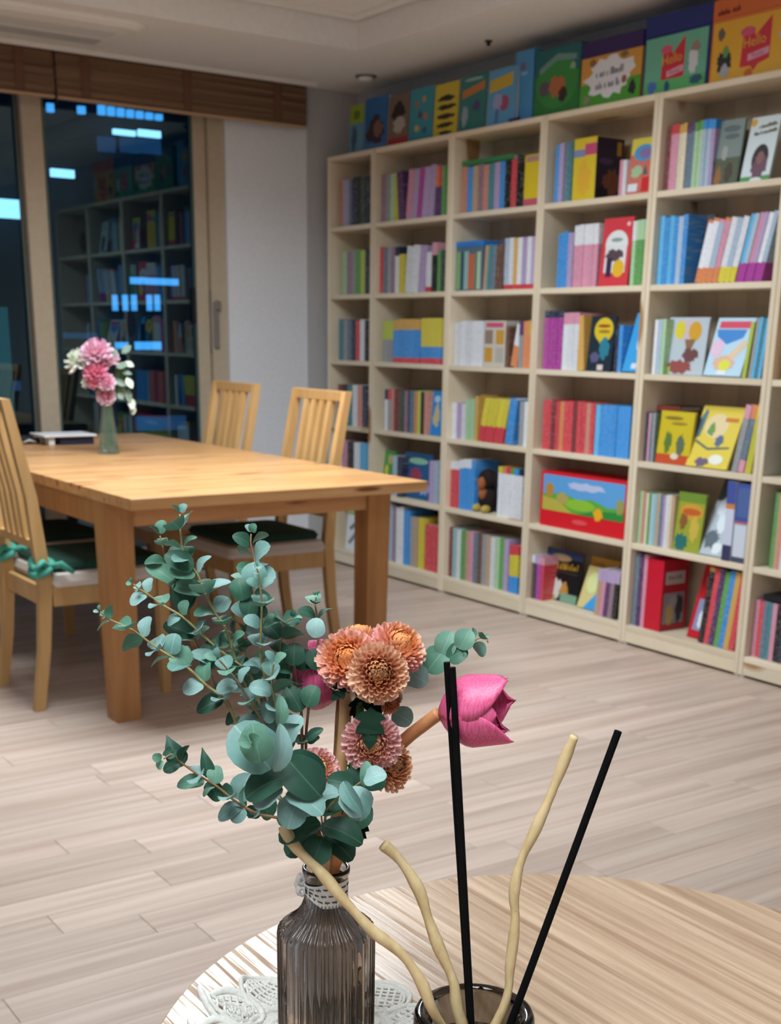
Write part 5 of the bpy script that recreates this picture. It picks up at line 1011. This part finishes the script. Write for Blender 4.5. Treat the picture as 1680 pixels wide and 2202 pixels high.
def spray(label, blooms, junction, leaves):
    q = empty('chrysanthemum_spray', tuple(foot)); tag(q, label, 'chrysanthemum', 'chrysanthemum sprays in the ribbed vase')
    jp = [at(*j) for j in junction]; path = smooth_pts(jp + into_vase())
    b = MB(); b.tube(path, .0026, 8); b.build('stem', M_mst, q, True)
    for (px, py, r, ax, pal, dd, n, jn, lab) in blooms:
        c = at(px, py, dd); axis = (M0*ax[0] + UPV*ax[1] + VIEW*ax[2]).normalized(); Rr = r*MPX
        cc = c - axis*Rr*.28
        eb = empty('bloom', tuple(cc-q.location), parent=q); eb['label'] = lab
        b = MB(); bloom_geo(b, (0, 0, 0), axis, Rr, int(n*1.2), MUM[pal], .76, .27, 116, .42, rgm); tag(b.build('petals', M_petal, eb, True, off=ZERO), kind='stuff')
        b = MB(); b.lathe([(.0001, -.30), (.25, -.28), (.30, -.1), (.22, .06), (.0001, .1)], 12); rot = axis.to_track_quat('Z', 'Y').to_matrix()
        b.v = [tuple(rot @ (Vector(v)*Rr)) for v in b.v]; b.build('receptacle', M_mst, eb, True, off=ZERO)
        s = cc - axis*Rr*.25; e_ = jp[jn]
        b = MB(); b.tube(smooth_pts([s, s-axis*Rr*.5+(e_-s)*.25, e_]), .0013, 6); b.build('flower_stalk', M_mst, q, True)
    for (px, py, ang, L_, w_, tl, dd) in leaves:
        a = R(ang); mum_leaf(q, at(px, py, dd), M0*math.cos(a)+UPV*math.sin(a)+VIEW*tl[0], VIEW+UPV*tl[1]+M0*tl[2], L_*MPX, w_*MPX)
spray('upper chrysanthemum spray, peach and pink blooms crowning the bouquet', [
  (745, 1412, 64, (-.12, .30, 1), 'warm', -.010, 170, 0, 'largest peach-pink bloom facing the camera'),
  (816, 1447, 61, (.16, -.02, 1), 'gold', -.022, 160, 0, 'golden peach bloom with a green eye'),
  (866, 1380, 60, (.55, .62, .75), 'warm', .0, 160, 0, 'peach bloom tilted up to the right'),
  (772, 1362, 56, (-.02, 1, .10), 'warm', .022, 140, 0, 'coral bloom behind, seen from the side'),
  (848, 1508, 30, (.9, -.25, .5), 'rust', .006, 110, 1, 'small rust bloom turned right'),
  (706, 1446, 36, (-.8, -.2, .1), 'gold', .014, 110, 0, 'pale golden bloom turned away to the left')],
  [(775, 1520, .002), (768, 1590, .002), (752, 1680, .0), (730, 1780, .0)],
  [(798, 1520, 268, 84, 62, (.3, .4, 0), -.028), (745, 1468, 230, 46, 40, (.2, .4, 0), -.012), (770, 1485, 320, 56, 44, (.1, .3, 0), -.004), (765, 1500, 275, 56, 36, (.1, .2, .3), .01), (815, 1500, 250, 50, 40, (.1, .3, 0), .012)])
spray('lower chrysanthemum spray, three mauve and golden blooms by the tulip stem', [
  (800, 1602, 60, (.02, -.25, 1), 'pink', -.030, 160, 0, 'mauve bloom under the dark lobed leaf'),
  (852, 1646, 54, (.75, .08, .72), 'gold', -.016, 150, 0, 'golden bloom turned to the right'),
  (690, 1650, 46, (.35, .25, .65), 'pink', -.022, 130, 1, 'salmon bloom left of the thick stems')],
  [(752, 1690, .0), (742, 1730, .0), (725, 1790, .0)],
  [(770, 1640, 250, 46, 40, (.2, .3, 0), .0), (740, 1690, 190, 40, 30, (.2, .3, 0), -.01), (735, 1765, 330, 62, 46, (.2, .8, 0), -.012), (770, 1750, 280, 60, 40, (.1, .2, .3), .0)])

# ------------------------------------------------------------------ tulips
m, t, bs = new_mat('tulip_petal'); N = t.nodes
tc = N.new('ShaderNodeTexCoord'); mp = N.new('ShaderNodeMapping'); mp.inputs['Scale'].default_value = (900, 900, 60); nz = N.new('ShaderNodeTexNoise'); nz.inputs['Scale'].default_value = 1; nz.inputs['Detail'].default_value = 4
cr = N.new('ShaderNodeValToRGB'); cr.color_ramp.elements[0].position = .3; cr.color_ramp.elements[1].position = .72; cr.color_ramp.elements[0].color = srgb('#d8447a'); cr.color_ramp.elements[1].color = srgb('#ec78a2')
t.links.new(tc.outputs['Object'], mp.inputs[0]); t.links.new(mp.outputs[0], nz.inputs['Vector']); t.links.new(nz.outputs[0], cr.inputs[0]); t.links.new(cr.outputs[0], bs.inputs['Base Color']); bs.inputs['Roughness'].default_value = .42
M_tulip = m; translucent(m, cr.outputs[0], .2)
M_tst = wood('tulip_stem', '#e2c694', '#c68c5e', (60, 60, 25), .5, .0, 3, False, lo=.3, hi=.7)
def tulip(label, base, axis, L_, Rm, path, openness, roll, rad=.0042, stem=None, lean_to=None):
    q = empty('tulip', tuple(foot)); tag(q, label, 'tulip', 'pink tulips in the ribbed vase')
    axis = axis.normalized(); ex = axis.orthogonal().normalized(); ey = axis.cross(ex)
    for k in range(6):
        inner = k % 2; az = roll + k*math.pi/3; rg = random.Random(k*7+int(L_*1e5)); nu, nv = 13, 9
        eb = empty('tmp', (0, 0, 0)); bpy.data.objects.remove(eb)
        b = MB(); vs = []; op = openness*rg.uniform(.6, 1.3)*(.5 if inner else 1); Lk_ = L_*(1.0 if not inner else .94)*rg.uniform(.92, 1.06)
        for i in range(nu):
            s = i/(nu-1); rad_ = Rm*(.12 + .88*math.sin(math.pi/2*min(1, s/.45))**.8 - .34*max(0, s-.45)**1.4)*(.92 if inner else 1.0) + op*Rm*max(0, s-.5)**1.4
            ha = R(64)*(math.sqrt(max(0, 1-((s-.34)/.66)**2)) if s > .34 else 1)*(1 if i < nu-1 else 0) + R(5)
            for j in range(nv):
                u = (j/(nv-1)-.5)*2; a = az + u*ha; rr_ = rad_*(1-.10*u*u*(1 if s > .3 else .3)) + .0006*math.sin(u*3+k) ; z = Lk_*s*(1-.10*u*u*(s > .6)) + Lk_*.02*math.sin(u*5+k)*s*s
                vs.append(Vector(base) + (ex*math.cos(a)+ey*math.sin(a))*rr_ + axis*z)
        b.add(vs, [(i*nv+j, i*nv+j+1, (i+1)*nv+j+1, (i+1)*nv+j) for i in range(nu-1) for j in range(nv-1)])
        o = b.build('petal', M_tulip, q, True); so = o.modifiers.new('thickness', 'SOLIDIFY'); so.thickness = .0005
    b = MB(); pp = smooth_pts([Vector(base)] + path + into_vase(lean_to)); b.tube(pp, [rad]*(len(pp)-1)+[rad*.9], 10); b.build('stem', stem or M_tst, q, True)
B1 = at(944, 1534, -.004)
tulip('deep pink tulip leaning out to the right of the bouquet', B1, M0*.95 + UPV*.08 + VIEW*.22, 146*MPX, 74*MPX, [at(915, 1556, -.002), at(872, 1590, .0), at(815, 1650, .004), at(768, 1716, -.004), at(742, 1780, -.010), at(734, 1830, -.009)], .25, .4, .0042, lean_to=(ux*.75-fwh*.65), stem=wood('tulip_stem_red', '#c48c5c', '#a8643e', (60, 60, 25), .5, .0, 3, False, lo=.3, hi=.7))
B2 = at(742, 1482, .022)
tulip('pink tulip hidden behind the chrysanthemums on the left', B2, M0*-.86 + UPV*.46 - VIEW*.15, 112*MPX, 76*MPX, [at(743, 1530, .012), at(738, 1600, .006), at(732, 1670, .006), at(726, 1750, .0)], .35, .1, .0040)
b = MB(); sp_ = smooth_pts([at(736, 1478, .026), at(731, 1540, .016), at(728, 1600, .012), at(722, 1700, .006)] + into_vase()); b.tube(sp_, .0030, 8)
tag(b.build('bare_stem', mottled('brown_stem', '#8f6a44', '#7a5636', 90, .6), smooth=True), 'thin brown flower stalk beside the thick tulip stem', 'stem')

# ================================================================== REED DIFFUSER
JC = onz(1020, 2172, .786); JB = Vector((JC.x, JC.y, TOPZ)); jh = .786-TOPZ; JR = .0392
e = empty('diffuser_jar', (JB.x, JB.y, TOPZ)); tag(e, 'dark smoky glass jar holding the reed diffuser sticks', 'jar')
M_jar = thin_glass('dark_jar_glass', (.34, .32, .29))
b = MB(); b.lathe([(.0001, .0003), (JR-.004, .0003), (JR-.001, .003), (JR, .008), (JR, jh-.004), (JR-.0015, jh-.001), (JR-.0045, jh), (JR-.0070, jh-.001), (JR-.0085, jh-.004), (JR-.0085, .010), (JR-.011, .0075), (.0001, .007)], 72, tuple(JB)); b.build('jar_glass', M_jar, e, True, weld=True)
b = MB(); b.lathe([(.0001, .0076), (JR-.0115, .0080), (JR-.0090, .0105), (JR-.0090, .040), (.0001, .040)], 48, tuple(JB)); b.build('diffuser_oil', thin_glass('amber_oil', (.72, .58, .36)), e, True, weld=True)
M_will = wood('willow_twig', '#dcc598', '#c2a473', (140, 140, 60), .6, .3, 4, True, lo=.3, hi=.72); M_rod = mottled('black_rod', '#0b0b0d', '#060607', 200, .8, spec=.1)
def att(px, py, dd=0.0): return atp(px, py, Vector((JB.x, JB.y, 0)), dd)
def twig(label, pts, rad, bottom):
    q = empty('willow_twig', tuple(bottom)); tag(q, label, 'twig', 'curly willow twigs in the diffuser')
    p = smooth_pts([att(*a) for a in pts] + [bottom], 6); rg = random.Random(len(label)); n = len(p)
    rr_ = [rad*(.92+.14*math.sin(i*.55+rad*1e4)+rg.uniform(-.03, .03)) for i in range(n)]; rr_[0] *= .9
    b = MB(); b.tube(p, rr_, 10); b.build('twig_bark', M_will, q, True)
    for f_ in (.28, .62):
        i = int(n*f_); c = p[i] + (VIEW*.9+M0*.2).normalized()*rr_[i]*.75
        b = MB(); b.tube([c-VIEW*.0008, c+VIEW*.0006], [.0010, .0005], 6); b.build('knot', flat('#6d4a2c', .8), q, True)
jf = lambda dx, dy: Vector((JB.x, JB.y, TOPZ+.0095)) + ux*dx + fwh*dy
MJ = (JC-CAM_P).dot(M2)/F_PX
twig('willow twig crossing in front of the ribbed vase', [(608, 1776, -.012), (640, 1826, -.014), (690, 1876, -.016), (742, 1938, -.018), (800, 2000, -.018), (862, 2050, -.016), (905, 2110, -.016), (940, 2190, -.014)], 12.5*MJ, jf(.004, .012))
twig('short willow twig curving up between vase and black rods', [(824, 1816, .004), (862, 1852, .004), (900, 1912, .002), (920, 1972, .0), (945, 2040, -.002), (975, 2110, -.004), (990, 2190, -.004)], 13*MJ, jf(.012, -.006))
twig('long willow twig rising at right beside the black rod', [(1236, 1582, .012), (1212, 1640, .012), (1182, 1716, .01), (1150, 1788, .008), (1120, 1852, .008), (1106, 1920, .006), (1108, 1980, .004), (1098, 2070, .002), (1082, 2170, .0)], 12*MJ, jf(-.006, .0))
def rod(label, tip, mid, rad, bottom):
    a_, m_ = att(*tip), att(*mid); bottom = m_ + (m_-a_)*((m_.z-TOPZ-.0095)/(a_.z-m_.z)); print('rod', ((bottom-JB).xy.length)/JR)
    q = MB(); q.tube([a_, m_, bottom], [rad*.94, rad, rad], 12); tag(q.build('black_reed', M_rod, smooth=False), label, 'reed', 'black reeds in the diffuser')
rod('tallest straight black reed crossing the tulip, left one of the pair', (961, 1424, .006), (1004, 2090, -.001), 7.0*MJ, jf(-.004, .0))
rod('straight black reed crossing the tulip, right one of the pair', (973, 1435, .0), (1008, 2090, -.009), 7.2*MJ, jf(.002, -.009))
rod('straight black reed slanting up to the right', (1330, 1572, .006), (1128, 2120, .0), 8.4*MJ, jf(-.016, -.004))

# ================================================================== OUTSIDE THE WINDOW (night street)
YO = 13.0
o0 = ony(250, 500, YO)
e = empty('street_building', (o0.x, YO+.3, 0)); tag(e, 'dark shop building with blue-lit signs seen through the window at night', 'building')
box('facade', -1, YO+.3, -3, 12, YO+.6, 9, flat('#24343f', .9), e)
M_cy = emit('cyan_sign', (.12, .46, .88), 1.6); M_cw = emit('pale_sign', (.5, .82, 1.0), 2.4); M_gr = emit('teal_glow', (.03, .16, .17), .55); M_bl = emit('blue_glow', (.03, .10, .22), .6)
def lit(x0, y0, x1, y1, mat, name='sign_panel', d=.05, yy=YO):
    a = ony(x0, y1, yy); c = ony(x1, y0, yy); zz = ony((x0+x1)/2, y0, yy).z; za_ = ony((x0+x1)/2, y1, yy).z
    box(name, a.x, yy, za_, c.x, yy+d, zz, mat, e)
for i in range(7): lit(214+i*20.5, 226+i*3.2, 227+i*20.5, 246+i*2, M_cy, 'sign_letter')
lit(246, 279, 292, 290, M_cw, 'shop_light'); lit(300, 280, 346, 294, M_cw, 'shop_light'); lit(214, 294, 248, 326, M_bl, 'shop_window'); lit(262, 296, 300, 328, M_bl, 'shop_window'); lit(306, 298, 346, 330, M_bl, 'shop_window')
lit(112, 364, 160, 381, M_cw, 'street_light'); lit(-30, 428, 54, 468, M_cw, 'sign_panel')
lit(284, 598, 384, 612, M_cy, 'shop_light'); 
for x in (246, 268, 287, 320, 337): lit(x, 634, x+7, 668, M_cy, 'display_lamp')
lit(140, 716, 210, 728, M_bl, 'shop_light'); lit(252, 736, 276, 750, M_cy, 'sign_letter')
for i in range(5): lit(294+i*11, 735, 303+i*11, 752, M_cy, 'sign_letter')
lit(-20, 660, 16, 900, M_gr, 'shop_window'); lit(20, 820, 44, 840, M_bl, 'shop_window'); lit(295, 895, 400, 925, M_bl, 'shop_window'); lit(170, 228, 184, 244, M_cy, 'street_light'); lit(104, 222, 116, 240, M_cy, 'street_light')
